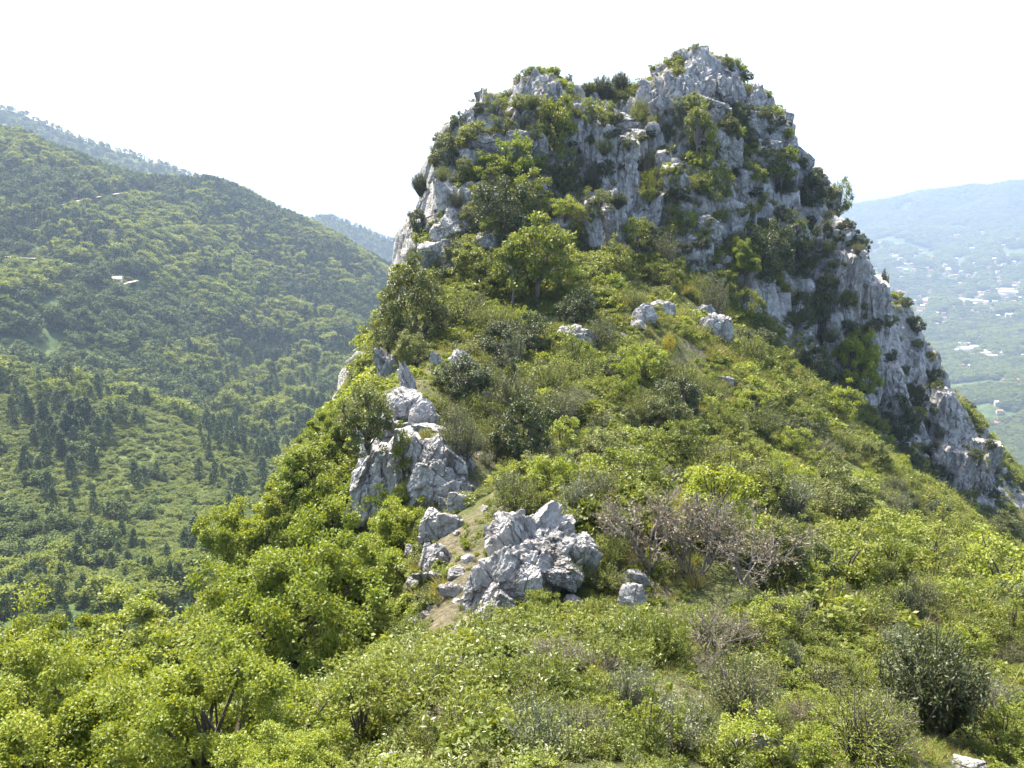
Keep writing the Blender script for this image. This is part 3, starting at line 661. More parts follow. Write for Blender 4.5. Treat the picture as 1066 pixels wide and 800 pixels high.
# hand placed: species, middle px, foot py, height px, width factor, look
HAND = [
 # near and middle, left side
 ('canopy',298,738,200,.80,'broad pale-green deciduous tree spreading over the dark gully','tree'),
 ('tree',266,640,115,.70,'pale-green tree crown hanging over the wooded valley','tree'),
 ('tree',345,600,105,.75,'pale-green bushy tree','tree'),('tree',330,545,85,.9,'mid-green rounded tree','tree'),('tree',352,482,60,.9,'pale-green tree at the foot of the outcrop','tree'),
 ('tree',300,590,80,.9,'light-green young tree','tree'),('bush',360,530,60,1.0,'green leafy bush','shrub'),
 ('canopy',28,850,205,.75,'yellow-green young tree with thin dark trunk','tree'),('canopy',118,880,205,.85,'sunlit yellow-green tree','tree'),('canopy',222,880,200,.85,'sunlit yellow-green broad tree','tree'),
 ('canopy',312,900,140,.95,'yellow-green bushy tree','tree'),('canopy',60,900,165,.95,'yellow-green low tree','tree'),('tree',140,690,55,1.1,'mid-green leafy sapling','tree'),
 ('bush',375,770,85,.9,'dark-green dense bush','shrub'),('herb',450,745,70,1.0,'grey-green trailing bush','shrub'),('leafy',412,553,48,.95,'bright yellow-green leafy bush','shrub'),
 ('scrub',388,615,52,.9,'brown-grey heathy bush','shrub'),('oliveoak',383,466,66,.74,'yellowish-topped dense evergreen bush on the outcrop edge','shrub'),('ivy',420,495,50,.4,'green ivy hanging down the outcrop','ivy'),
 ('ivy',511,600,45,.35,'dark ivy beside the tall block','ivy'),('ivy',567,606,40,.4,'green ivy in the cleft of the outcrop','ivy'),('broom',598,612,44,.85,'tufted yellow-green broom','shrub'),
 ('oak',545,488,72,.66,'dense dark-olive evergreen bush','shrub'),('leafy',585,475,40,1.0,'light-green leafy bush','shrub'),('greyherb',583,560,45,.9,'grey-green herb clump','shrub'),('broom',541,540,50,1.0,'light yellow-green broom','shrub'),
 ('scrub',480,480,60,.7,'olive-brown thin scrub','shrub'),('broom',500,440,38,1.0,'yellow-green grassy broom','shrub'),('oliveoak',429,385,40,.75,'yellowish olive bush','shrub'),
 ('oliveoak',432,365,88,.66,'large olive-grey holm oak bush leaning over the edge','shrub'),('oliveoak',405,372,50,.6,'small olive-grey oak bush','shrub'),('maple',562,322,88,.78,'bright-green tree with bare forked dark trunk','tree'),('maple',535,320,70,.7,'mid-green tree','tree'),
 ('oak',600,345,44,.7,'dark-green evergreen bush','shrub'),('greyherb',536,385,44,.5,'upright grey-green bush','shrub'),('bush',598,398,46,.8,'green dense bush','shrub'),('leafy',646,418,46,.66,'bright-topped round bush dark beneath','shrub'),
 ('scrub',628,368,45,.7,'brown-green scrub bush','shrub'),('yellow',696,376,34,.45,'small yellow-leaved bush','shrub'),('broom',712,418,50,.75,'olive-grey broom dome','shrub'),('broom',780,385,45,.75,'yellow-green broom bush','shrub'),
 ('bush',775,340,44,.7,'mid-green leafy bush','shrub'),('scrub',741,335,56,.5,'tall olive scrub bush','shrub'),('oak',848,345,46,.6,'brown-dark evergreen bush','shrub'),('oak',848,400,40,.7,'dark evergreen bush at the cliff foot','shrub'),
 ('tree',890,420,72,.55,'pale-green tree standing against the cliff wall','tree'),('leafy',872,440,40,.8,'light-green bush','shrub'),('oak',935,462,50,.6,'dark-olive evergreen bush','shrub'),('oak',952,430,34,.5,'dark bush clinging to the cliff','shrub'),
 # the face
 ('oliveoak',467,178,36,.9,'olive evergreen bush on the shoulder edge','shrub'),('juniper',438,203,24,.8,'dark bush overhanging the drop','shrub'),('oak',436,248,28,.6,'dark rounded bush on the drop edge','shrub'),('oak',478,146,28,.5,'dark small bush among skyline crags','shrub'),('juniper',466,148,16,.5,'tiny dark skyline bush','shrub'),
 ('maple',580,180,76,.55,'mid-green cone-shaped tree','tree'),('leafy',540,194,52,.75,'light-green leafy bush','shrub'),('oak',586,207,34,.6,'rounded dark-green bush','shrub'),('oak',521,255,66,.72,'large brown-olive evergreen bush','shrub'),('leafy',490,232,40,.6,'light-green bush','shrub'),
 ('maple',556,240,56,.8,'pale-green leafy tree','tree'),('scrub',598,250,50,.6,'olive scrub bush','shrub'),('juniper',626,100,22,.9,'dark feathery bush in the notch','shrub'),('juniper',645,98,24,.8,'dark bluish feathery bush in the notch','shrub'),('juniper',610,101,16,1.0,'low dark bush in the notch','shrub'),
 ('oak',592,90,12,.6,'tiny dark round bush on the skyline','shrub'),('broom',598,115,22,.8,'yellow-green broom cushion','shrub'),('scrub',617,197,34,.5,'olive bush hanging from a ledge','shrub'),('broom',642,154,18,.7,'small broom cushion','shrub'),
 ('broom',667,132,34,.6,'yellow-olive broom bush','shrub'),('scrub',676,188,40,.5,'brown-olive scrub bush','shrub'),('bush',679,228,52,.35,'green bush trailing down a gully','shrub'),('column',693,152,30,.6,'narrow dark conifer','conifer'),
 ('maple',727,172,56,.55,'light-green face tree','tree'),('bush',741,212,44,.7,'mid-green leafy bush','shrub'),('oak',766,148,38,.6,'dark-olive evergreen bush','shrub'),('maple',814,205,48,.7,'light-green leafy tree','tree'),
 ('oak',846,218,36,.7,'dark-green evergreen bush','shrub'),('bush',870,220,34,.6,'mid-green skyline bush','shrub'),('oliveoak',755,84,18,.8,'olive bush below the top','shrub'),('broom',772,106,22,.9,'yellow-green broom cushion','shrub'),('broom',797,135,22,.8,'olive broom cushion','shrub'),
 ('oak',778,88,12,.8,'small dark skyline bush','shrub'),('broom',817,155,18,.8,'small skyline broom','shrub'),('leafy',713,252,32,.7,'light-green bush','shrub'),('tree',774,300,48,.6,'light-green rounded tree','tree'),('oak',800,296,66,.6,'large dark evergreen oak','tree'),
 ('oak',830,290,44,.6,'dark evergreen bush','shrub'),('broom',702,94,18,.9,'yellow-green broom cushion','shrub'),('oliveoak',706,130,28,.7,'olive bush under the summit','shrub'),('broom',709,75,14,1,'small broom cushion','shrub'),('column',919,312,36,.45,'dark columnar bush on the cliff rim','conifer'),
 ('oak',955,350,18,.6,'small dark cliff-rim bush','shrub'),('oak',940,395,14,.7,'tiny dark bush in the wall','shrub'),('oak',971,410,26,.6,'dark bush in the cliff wall','shrub'),('oak',890,270,30,.7,'dark-olive rim bush','shrub'),('oak',900,300,26,.6,'dark rim bush','shrub'),
 ('bush',660,265,40,.7,'mid-green leafy bush','shrub'),('scrub',690,280,42,.7,'olive scrub bush','shrub'),('bush',640,290,36,.7,'green leafy bush','shrub'),('oak',830,345,40,.6,'dark evergreen bush','shrub'),('bush',812,395,36,.8,'mid-green leafy bush','shrub'),
 # the slope
 ('twig',676,595,112,.85,'bare grey twiggy bush with dark stems','shrub'),('twig',722,600,112,.9,'bare reddish twiggy bush','shrub'),('twig',772,610,90,1.1,'leaning bare brown twiggy bush','shrub'),('twig',740,690,80,.9,'sparse rusty twiggy bush','shrub'),
 ('leafy',811,520,46,.55,'round yellow-green dome bush','shrub'),('bush',660,525,62,.9,'fresh-green leafy bush','shrub'),('bush',755,520,50,1.0,'fresh-green leafy bush','shrub'),('bush',700,480,44,1.0,'fresh-green low bush','shrub'),('bush',712,470,34,.7,'olive-green dark-based bush','shrub'),
 ('leafy',845,622,42,.9,'bright light-green bush','shrub'),('juniper',968,762,120,.82,'big dark blue-green juniper','shrub'),('juniper',943,655,48,.75,'small dark juniper','shrub'),('bush',1053,675,52,.7,'fresh-green bush at the slope edge','shrub'),('oak',1018,612,34,.6,'dark evergreen bush','shrub'),
 ('broom',985,612,40,.8,'olive-green broom dome','shrub'),('yellow',929,768,16,.9,'yellow-flowering small broom','shrub'),('broom',640,590,44,.9,'yellow-green leafy cushion','shrub'),('herb',690,690,60,.7,'yellow-tinged leafy bush','shrub'),('twig',830,770,60,.7,'pale dead twiggy bush','shrub'),
]
NEARPOS = []
KNAME = {'broom': 'broom_bush', 'oak': 'evergreen_bush', 'oliveoak': 'evergreen_bush', 'juniper': 'juniper_bush', 'twig': 'twiggy_bush', 'herb': 'herb', 'greyherb': 'herb'}
FIXY = {'yellowish-topped dense evergreen bush on the outcrop edge': 32.6, 'green ivy hanging down the outcrop': 32.3}
for key, px, fy, hp_, wf, look, cat in HAND:
    q = hit_down(px, fy)
    if q is None: continue
    p, t, dn = q; h = (hp_ + dn) * t / F
    if p[1] < 6: continue
    top = fy - hp_
    vis = hz(p[0], p[1])
    nm = cat if cat != 'shrub' else KNAME.get(key, 'shrub')
    if look in FIXY:
        Y = FIXY[look]; p = at(px, fy, Y); t = Y / ray(px, fy)[1]; h = hp_ * t / F; vis = p[2]
    lab = relabel(look, px, (fy + top) / 2) or look
    shrub(nm, key, (p[0], p[1], vis - .03 * h), h * 1.05, wf, lab, cat)
    NEARPOS.append((p[0], p[1], h * wf * .5))

# ------------------------------------------------------------------ rocks, each a thing
ROCKS = []
def rock_at(kind, px, py, wpx, hpx, label, cat='rock', deep=0.6, rz=None, tilt=(0, 0), name=None, sink=0.25, var=None, Y=None, group=None):
    foot = py + hpx * .5
    q = hit_down(px, min(foot, 980))
    if q is None: return None
    p, t, dn = q
    if Y == 'g':
        g_ = hit(px, py + .12 * hpx); Y = (g_[0][1] if g_ is not None else p[1]) - .15
    if Y is not None: p = at(px, foot, Y); t = Y / ray(px, foot)[1]; dn = 0
    w, h = wpx * t / F, (hpx) * t / F
    cz = p[2] + h * (.5 - sink) + dn * t / F
    vs = ROCK[kind]; me = vs[(var if var is not None else random.randrange(len(vs)))]
    o = link(name or {'crag': 'crag', 'column': 'crag', 'block': 'boulder', 'slab': 'rock_slab', 'boulder': 'boulder'}[kind], me)
    ROCKS.append(o)
    d = max(w * deep, min(h * .5, w))
    o.location = (p[0], p[1] + d * .18, cz); o.scale = (w * 1.08, d * 1.1, h * (1 + sink))
    o.rotation_euler = (R(tilt[0]), R(tilt[1]), random.uniform(-.5, .5) if rz is None else R(rz))
    tag(o, label or relabel(f'grey limestone {("crag" if kind in ("crag", "column") else "rock")}', px, py), cat, group)
    NEARPOS.append((p[0], p[1], w * .45))
    return o
# the outcrop by the path: one thing, its blocks are parts
def outcrop(name, label, blocks):
    root = None
    for kind, px, py, w, h, tilt, deep, part, var, Y in blocks:
        o = rock_at(kind, px, py, w, h, 'x', tilt=tilt, deep=deep, var=var, rz=random.uniform(-20, 20), Y=Y)
        if o is None: continue
        for k in ('label', 'category', 'group'):
            if k in o: del o[k]
        o.name = part
        if root is None:
            root = bpy.data.objects.new(name, None); COL.objects.link(root); root.location = (o.location[0], o.location[1], o.location[2] - o.scale[2] * .4)
            tag(root, label, 'rock outcrop')
        o.parent = root; o.matrix_parent_inverse = root.matrix_basis.inverted() if False else o.matrix_parent_inverse
        o.location = o.location - root.location
    return root
outcrop('rock_outcrop', 'big jagged pale outcrop of split limestone blocks beside the path', [
 ('block', 541, 560, 60, 76, (0, -16), .8, 'pinnacle', 3, 20.0), ('block', 530, 590, 62, 80, (6, 10), .9, 'block', 1, 19.4), ('block', 520, 630, 50, 58, (-4, -14), .9, 'block', 2, 18.7),
 ('slab', 574, 560, 70, 58, (34, 28), .9, 'slab', 1, 20.0), ('slab', 566, 580, 60, 40, (26, 34), .9, 'slab', 3, 19.5), ('block', 603, 573, 42, 36, (0, 28), .9, 'block', 3, 19.8), ('block', 544, 604, 40, 48, (0, 6), .9, 'block', 4, 19.0), ('block', 500, 606, 34, 50, (0, 12), .9, 'block', 0, 19.4), ('slab', 546, 634, 44, 34, (14, -24), .9, 'slab', 2, 18.7), ('block', 585, 592, 46, 30, (0, 12), .9, 'block', 2, 19.3)])
outcrop('rock_outcrop', 'fluted grey outcrop with a sheer face dropping to the pale trees', [
 ('column', 384, 486, 40, 74, (0, 10), .9, 'column', 0, 34.2), ('column', 404, 484, 38, 78, (0, 5), .9, 'column', 2, 33.8), ('block', 402, 448, 66, 44, (0, 0), 1.0, 'block', 1, 'g'), ('column', 428, 472, 36, 70, (0, -6), .9, 'column', 3, 'g'),
 ('slab', 432, 446, 76, 24, (0, 14), .9, 'slab', 0, 'g'), ('block', 462, 482, 52, 74, (4, -10), .9, 'block', 2, 'g'), ('block', 474, 512, 38, 40, (0, 0), .9, 'block', 3, 'g'), ('block', 446, 500, 44, 50, (0, 10), .9, 'block', 0, 'g'), ('crag', 480, 470, 30, 50, (0, -10), .9, 'pinnacle', 4, 'g')])
outcrop('rock_stack', 'spiky weathered white rock stack above the yellowish bush', [
 ('crag', 412, 386, 36, 70, (0, -8), .8, 'pinnacle', 1, 'g'), ('crag', 428, 398, 26, 62, (0, -14), .8, 'pinnacle', 3, 'g'), ('block', 420, 420, 44, 36, (0, 0), .9, 'block', 4, 'g'), ('crag', 400, 386, 20, 52, (0, 6), .8, 'pinnacle', 2, 'g')])
for a in [
 ('boulder',440,427,32,32,'smooth grey rounded boulder under the spiky rock stack'),('boulder',378,400,16,14,'small white rock perched on the drop edge'),
 ('column',447,546,24,44,'upright blunt standing stone with shaded grey face'),('slab',455,577,34,26,'tilted pale slab leaning below the standing stone'),('slab',434,572,24,14,'flat pale slab left of the tilted slab'),
 ('slab',424,592,30,12,'thin flat white slab lowest on the path side'),('block',468,542,30,24,'split pale block right of the standing stone'),('block',478,520,26,24,'grey block above the split pale block'),('block',464,524,18,18,'small grey block behind the standing stone'),
 ('slab',447,598,34,14,'dusty half-buried slab beside the footpath'),('slab',470,612,26,16,'earthy brown half-buried slab near the jagged outcrop'),
 ('boulder',662,601,28,20,'upper white boulder of a stacked pair'),('boulder',659,618,30,30,'lower speckled grey boulder of a stacked pair'),('slab',667,659,20,12,'small white stone below the stacked boulder pair'),
 ('crag',478,372,34,22,'jagged low white rock ridge by the saddle'),('crag',455,372,14,18,'small pointed white rock left of the low ridge'),('block',505,411,16,12,'small white stone in the yellow grass'),
 ('slab',575,388,24,14,'pale stone beside the footpath saddle'),('slab',590,396,20,14,'grey stone lower beside the footpath saddle'),('slab',518,361,22,12,'flat grey stone where the footpath climbs'),
 ('boulder',672,325,26,24,'white boulder lying on the upper slope'),('slab',688,318,30,16,'flat grey rock behind the white slope boulder'),('slab',664,337,18,10,'low white stone under the white slope boulder'),
 ('block',745,340,34,36,'dark half-overgrown rock face in the upper slope'),('block',735,326,20,24,'dark rock beside the overgrown rock face'),('block',600,350,44,30,'shaded dark rock under the evergreen bush'),('slab',681,374,20,14,'pale stones among grass near the yellow bush'),
 ('slab',822,404,18,10,'small white stone on the middle slope'),('slab',775,430,14,8,'tiny pale stone on the grassy slope'),('slab',643,350,22,12,'grey stone half hidden by grass on the slope'),('slab',756,395,16,10,'grey stone between broom bushes'),('block',845,500,14,12,'small grey stone under the round dome bush'),
 ('block',980,478,24,44,'lone pale upright block where the cliff ends'),('boulder',790,770,26,24,'pale boulder at the bottom of the slope'),('slab',1012,797,34,12,'flat pale slab at the bottom edge'),('boulder',772,776,18,16,'dark rock beside the bottom pale boulder'),
 ('slab',412,790,36,22,'half-buried grey stone in the front herbs'),('slab',425,675,24,16,'pale earth-covered stone left of the path'),('block',856,560,14,10,'small pale stone near the bright green patch'),
 ]:
    rock_at(*a)
# loose pale stones along the footpath and below the outcrops
k_ = 0
for i in range(400):
    if k_ >= 50: break
    px, py = random.uniform(415, 640), random.uniform(345, 690)
    q = hit(px, py)
    if q is None: continue
    p, t = q
    if abs(p[0] - float(PATHX(p[1]))) > random.uniform(.5, 4.5): continue
    s = random.uniform(.12, .42) * F / t
    lab = relabel(random.choice(['small pale stone', 'half-buried grey stone', 'flat dusty stone']), px, py)
    if lab and rock_at(random.choice(['slab', 'boulder', 'block']), px, py, s * 1.2, s * .75, lab, 'stone', .9, random.uniform(-90, 90), name='stone', sink=.42): k_ += 1
CRAGS = [('crag',508,112,36,44,0),('crag',488,126,28,34,-6),('crag',546,108,34,66,4),('crag',567,90,38,48,0),('crag',582,96,20,40,-6),('block',528,150,44,40,0),('block',505,150,34,26,0),
 ('crag',475,205,36,66,-22),('slab',468,232,44,36,-18),('block',452,262,36,26,0),('block',470,262,30,28,10),('block',600,112,28,18,0),('column',605,136,26,66,0),('column',590,150,20,44,0),
 ('crag',632,118,30,34,0),('column',634,160,36,80,0),('column',652,170,26,70,4),('block',646,128,36,26,0),('crag',676,98,30,42,0),('block',690,112,24,30,0),('column',640,225,26,66,-8),('column',618,230,20,60,-6),('block',662,150,24,40,0),
 ('column',704,200,34,72,0),('column',690,170,18,34,0),('crag',722,82,44,58,0),('crag',742,84,36,46,0),('crag',706,92,30,40,0),('block',738,116,48,44,0),('block',716,122,34,40,0),('crag',764,86,30,40,0),('crag',786,104,26,44,8),('block',776,122,44,30,20),
 ('block',800,130,30,30,14),('slab',812,142,40,24,24),('block',830,166,30,30,14),('block',752,150,40,40,0),('block',730,145,30,30,0),('block',790,160,40,40,0),('column',775,195,30,50,0),('block',846,185,30,26,16),('block',862,205,28,28,16),
 ('column',862,262,42,90,0),('column',878,300,36,96,0),('column',896,296,30,86,0),('column',852,310,30,66,0),('column',910,320,30,80,0),('column',928,345,34,84,0),('column',905,370,28,70,0),('column',946,372,34,80,0),('column',930,400,30,60,0),('column',965,400,32,74,0),
 ('column',984,432,30,70,0),('column',1005,455,30,66,0),('column',1024,482,30,60,0),('column',1046,505,30,60,0),('column',870,350,24,60,0),('column',958,430,26,50,0),('column',1000,490,24,50,0),
 ('block',820,240,40,36,0),('column',838,262,26,50,0),('block',760,220,36,34,0),('block',735,236,34,30,0),('block',720,262,30,24,0),('column',680,215,22,40,0),('block',585,235,22,40,0),('block',555,150,30,36,0),('block',503,200,30,30,0),('block',505,250,26,22,0),('block',640,272,24,18,0)]
for i_, (k, px, py, w, h, tl) in enumerate(CRAGS):
    if px > 885 and i_ % 2: continue
    lk = {'crag': 'jagged grey limestone crag', 'column': 'tall fluted grey rock buttress', 'block': 'blocky grey rock knob', 'slab': 'tilted grey rock slab'}[k]
    rock_at(k, px, py, w * 1.05, h, relabel(lk, px, py) or lk, 'crag', deep=.85, tilt=(0, tl), name='crag', sink=.18)

from mathutils.bvhtree import BVHTree
from mathutils import Matrix, Euler
_bv, _bf = [], []
for o in ROCKS:
    v_, f_ = ROCKLO[o.data.name]; b0 = sum(len(q) for q in _bv) if False else _bn if _bv else 0
    mw = np.array(Matrix.LocRotScale(o.location + (o.parent.location if o.parent else Vector()), o.rotation_euler, o.scale))
    w_ = v_ @ mw[:3, :3].T + mw[:3, 3]; _bv.append(w_); _bf += [tuple(i + b0 for i in f) for f in f_]; _bn = b0 + len(w_)
BV = BVHTree.FromPolygons([tuple(v) for v in np.concatenate(_bv)], _bf)
def surf(px, py, limit=150):
    q = hit(px, py, limit); d = Vector(ray(px, py)).normalized(); r_ = BV.ray_cast(Vector((0, 0, 0)), d, 190)
    if r_[0] is None: return None if q is None else (q[0], q[1], None)
    if q is None or r_[3] < np.linalg.norm(q[0]): return np.array(r_[0]), r_[0].y / ray(px, py)[1], r_[1]
    return q[0], q[1], None
# ------------------------------------------------------------------ the rest of the scrub: single shrubs placed over the ground
def clear(x, y, rad):
    return all((x - a) ** 2 + (y - b) ** 2 > (rad + c * .8) ** 2 for a, b, c in NEARPOS)
LOOKS = {'tree': 'pale-green bushy sapling', 'maple': 'mid-green sapling', 'broom': 'yellow-green broom', 'scrub': 'olive-brown scrub bush', 'bush': 'green leafy bush', 'leafy': 'pale-green leafy bush', 'oak': 'dark evergreen bush', 'oliveoak': 'olive evergreen bush', 'greyherb': 'grey-green herb tuft', 'twig': 'dry twiggy bush', 'herb': 'broad-leaved yellow-green herb', 'juniper': 'dark juniper', 'yellow': 'yellow-flowered bush'}
ZONE = [ # polygon-free zones in the photo: px0, px1, py0, py1, n, species weights, height range in m
 (480, 900, 300, 470, 80, dict(broom=3, scrub=3, bush=4, leafy=3, oak=2, oliveoak=2), (1.1, 2.9)),
 (620, 1066, 430, 620, 105, dict(broom=4, scrub=4, bush=4, leafy=2, oliveoak=2, oak=1, greyherb=1), (.8, 2.4)),
 (760, 1066, 600, 800, 60, dict(broom=4, scrub=3, bush=2, leafy=1, oliveoak=1, greyherb=1, twig=1), (.5, 1.2)),
 (400, 760, 640, 800, 44, dict(herb=5, leafy=2, bush=1, scrub=1, broom=2, greyherb=1, twig=1), (.45, 1.0)),
 (440, 640, 420, 620, 40, dict(broom=3, scrub=3, greyherb=2, leafy=2, oliveoak=1), (.6, 1.5)),
 (440, 880, 60, 300, 230, dict(broom=3, scrub=3, bush=4, oak=3, oliveoak=3, leafy=3, juniper=1), (.7, 2.3)),
 (480, 620, 110, 300, 34, dict(leafy=4, maple=3, bush=3), (1.7, 3.2)),
 (680, 870, 120, 310, 28, dict(leafy=3, bush=3, maple=2, oak=1), (1.6, 3.0)),
 (850, 1066, 180, 540, 62, dict(oak=5, oliveoak=4, scrub=2, bush=1), (.7, 2.2)),
 (235, 420, 480, 690, 13, dict(bush=1, tree=5, maple=1), (1.6, 3.2)),
]
nshr = 0
FACEPOS = []
for x0, x1, y0, y1, n, wts, (h0, h1) in ZONE:
    ks = list(wts); pw = np.array([wts[k] for k in ks], float); pw /= pw.sum(); got = tries = 0
    while got < n and tries < n * 40:
        tries += 1
        px, py = random.uniform(x0, x1), random.uniform(y0, y1)
        q = surf(px, py, 150)
        if q is None: continue
        p, t, nr = q; sl = float(hslope(p[0], p[1])); face = p[1] > 68 and (py < 310 or px > 840)
        if nr is not None and (not face or nr.z < -.05): continue
        if sl > 2.2 and not face and random.random() < .6: continue
        h = random.uniform(h0, h1) * (1 - .25 * min(1, sl / 2)); key = ks[int(rng.choice(len(ks), p=pw))]
        if face:
            if any((p[0] - a_[0]) ** 2 + (p[1] - a_[1]) ** 2 + (p[2] - a_[2]) ** 2 < (.8 * a_[3] * .5 + h * .3) ** 2 for a_ in FACEPOS): continue
            FACEPOS.append((p[0], p[1], p[2], h))
        elif not clear(p[0], p[1], h * .32): continue
        if px < 505 and 120 < py < 270 and y1 == 300 and random.random() < .65: continue
        if py < 112 and (px < 610 or px > 655): continue
        if px < 525 and py > 490 and x0 == 440: continue
        sz = 'low' if h < h0 + .3 * (h1 - h0) else 'tall' if h > h0 + .7 * (h1 - h0) else 'rounded'
        lab = relabel(f'{sz} {LOOKS[key]}', px, py - h * F / t * .5)
        g = None
        if lab is None: continue
        nm = KNAME.get(key, 'shrub') if key not in ('tree', 'maple') else 'tree'
        shrub(nm, key, (p[0], p[1], p[2] - .04 * h), h, random.uniform(.8, 1.15), lab, 'tree' if nm == 'tree' else 'shrub', 'scrub bushes scattered over the ridge', tilt=.12)
        NEARPOS.append((p[0], p[1], h * .45)); got += 1; nshr += 1

# ------------------------------------------------------------------ ground cover: nobody could count it
def scatter(name, P, scl, srcs, idx, label=None):
    me = bpy.data.meshes.new(name); n = len(P)
    me.vertices.add(n); me.vertices.foreach_set('co', np.asarray(P, np.float32).ravel())
    a = me.attributes.new('scl', 'FLOAT_VECTOR', 'POINT'); a.data.foreach_set('vector', np.asarray(scl, np.float32).ravel())
    rot = np.c_[rng.uniform(-.12, .12, (n, 2)), rng.uniform(0, 6.28, n)]
    a = me.attributes.new('rot', 'FLOAT_VECTOR', 'POINT'); a.data.foreach_set('vector', rot.astype(np.float32).ravel())
    a = me.attributes.new('pick', 'INT', 'POINT'); a.data.foreach_set('value', np.asarray(idx, np.int32))
    o = link(name, me); tag(o, label, None, None, 'stuff')
    g = bpy.data.node_groups.new(name, 'GeometryNodeTree')
    g.interface.new_socket('Geometry', in_out='INPUT', socket_type='NodeSocketGeometry'); g.interface.new_socket('Geometry', in_out='OUTPUT', socket_type='NodeSocketGeometry')
    N, L = g.nodes, g.links
    gi, go = N.new('NodeGroupInput'), N.new('NodeGroupOutput')
    iop = N.new('GeometryNodeInstanceOnPoints'); iop.inputs['Pick Instance'].default_value = True
    cur = None
    g2i = N.new('GeometryNodeGeometryToInstance')
    for s in reversed(srcs):
        oi = N.new('GeometryNodeObjectInfo'); oi.transform_space = 'ORIGINAL'; oi.inputs['Object'].default_value = s; oi.inputs['As Instance'].default_value = False
        L.new(oi.outputs['Geometry'], g2i.inputs[0])
    L.new(g2i.outputs[0], iop.inputs['Instance'])
    def attr(nm, ty):
        k = N.new('GeometryNodeInputNamedAttribute'); k.data_type = ty; k.inputs['Name'].default_value = nm; return [s for s in k.outputs if s.enabled and s.name == 'Attribute'][0]
    L.new(gi.outputs[0], iop.inputs['Points']); L.new(attr('pick', 'INT'), iop.inputs['Instance Index'])
    L.new(attr('rot', 'FLOAT_VECTOR'), iop.inputs['Rotation']); L.new(attr('scl', 'FLOAT_VECTOR'), iop.inputs['Scale'])
    L.new(iop.outputs[0], go.inputs[0])
    md = o.modifiers.new('scatter', 'NODES'); md.node_group = g
    return o
def tuft_mesh(seed, kind):
    r = np.random.default_rng(seed); b = Bag()
    if kind == 'grass':
        n = 90; a = r.uniform(0, 6.28, n); rd = r.uniform(0, .28, n); B = np.c_[rd * np.cos(a), rd * np.sin(a), np.full(n, -.05)]
        d = unit(np.c_[np.cos(a) * (.25 + rd * 2), np.sin(a) * (.25 + rd * 2), np.ones(n)] + r.normal(0, .2, (n, 3)))
        V, Fq = blades(r, B, d, r.uniform(.5, 1.1, n), .026, 3, .6); b.put(V, Fq, np.tile(r.uniform(0, 1, n), 3), (np.tile(r.uniform(0, 1, n), 3) < .22).astype(int))
        b.mi[-1] = (np.tile(r.uniform(0, 1, n), 3) < .2).astype(int)
        return b.mesh('grass_tuft', [M['grass'], M['straw']])
    if kind == 'herb':
        n = 26; a = r.uniform(0, 6.28, n); B = np.zeros((n, 3)); 
        for i in range(n):
            s = r.uniform(.05, .5); tip = np.array([s * math.cos(a[i]), s * math.sin(a[i]), r.uniform(.4, 1)]); k = 20
            t = np.linspace(.3, 1, k)[:, None]; q = tip * t + r.normal(0, .03, (k, 3))
            V, Fq = leaves(r, q, unit(np.tile(tip, (k, 1)) + r.normal(0, .5, (k, 3))), .11, .038, .5); b.put(V, Fq, np.clip(.5 + r.normal(0, .2, k), 0, 1))
            V, Fq = tube([[0, 0, 0], tip * .5 + [0, 0, .05], tip], [.008, .007, .004], 3); b.put(V, Fq, .2, 1)
        return b.mesh('herb_tuft', [M['herb'], M['bark']])
    if kind == 'low':
        fo, _ = crown_bush(seed, 14, 40, .12, .08, .34, .55, .36, .17, 0, .5); return fo.mesh('low_bush', [M['green']])
    if kind == 'lowolive':
        fo, _ = spray_bush(seed, 46, 18, .09, .035, .6, .05, .14); return fo.mesh('low_bush', [M['olive']])
    if kind == 'lowbroom':
        fo, _ = spray_bush(seed, 46, 18, .09, .03, .6, .05, .14); return fo.mesh('low_bush', [M['broom']])
    if kind == 'lowlime':
        fo, _ = crown_bush(seed, 14, 40, .12, .085, .34, .55, .36, .17, 0, .5); return fo.mesh('low_bush', [M['lime']])
    if kind == 'dry':
        n = 60; a = r.uniform(0, 6.28, n); B = np.zeros((n, 3)); d = unit(np.c_[np.cos(a) * .6, np.sin(a) * .6, np.ones(n)] + r.normal(0, .3, (n, 3)))
        V, Fq = blades(r, B, d, r.uniform(.5, 1.1, n), .016, 3, .2); b.put(V, Fq, .5)
        k = 160; q = d[r.integers(0, n, k)] * r.uniform(.4, 1, (k, 1)); V, Fq = leaves(r, q, sphere(r, k), .06, .03); b.put(V, Fq, r.uniform(0, 1, k))
        return b.mesh('dry_tuft', [M['dry']])
KIND = ['grass', 'grass', 'herb', 'low', 'lowolive', 'lowbroom', 'lowlime', 'dry']
tufts = [tuft_mesh(300 + i, k) for i, k in enumerate(KIND)]
# one real plant of each kind stands on the slope in view and lends its shape to the mass
TL = {'grass': ('grass_tuft', 'grass', 'tuft of yellow-green grass'), 'herb': ('herb', 'herb', 'broad-leaved bright herb'), 'low': ('shrub', 'shrub', 'low green bushlet'), 'lowolive': ('shrub', 'shrub', 'low olive bushlet'), 'lowbroom': ('shrub', 'shrub', 'low yellow-green broom'), 'lowlime': ('shrub', 'shrub', 'low pale-green bushlet'), 'dry': ('shrub', 'shrub', 'low rusty dry bushlet')}
srcs = []
for i, (k, m_) in enumerate(zip(KIND, tufts)):
    px, py = [(610, 640), (585, 655), (560, 700), (700, 560), (780, 640), (810, 690), (640, 560), (700, 655)][i]
    p, t = hit(px, py); nm, ct_, lk = TL[k]
    o = link(nm, m_); o.location = p; o.scale = (.5,) * 3; tag(o, relabel(lk, px, py), ct_); srcs.append(o)
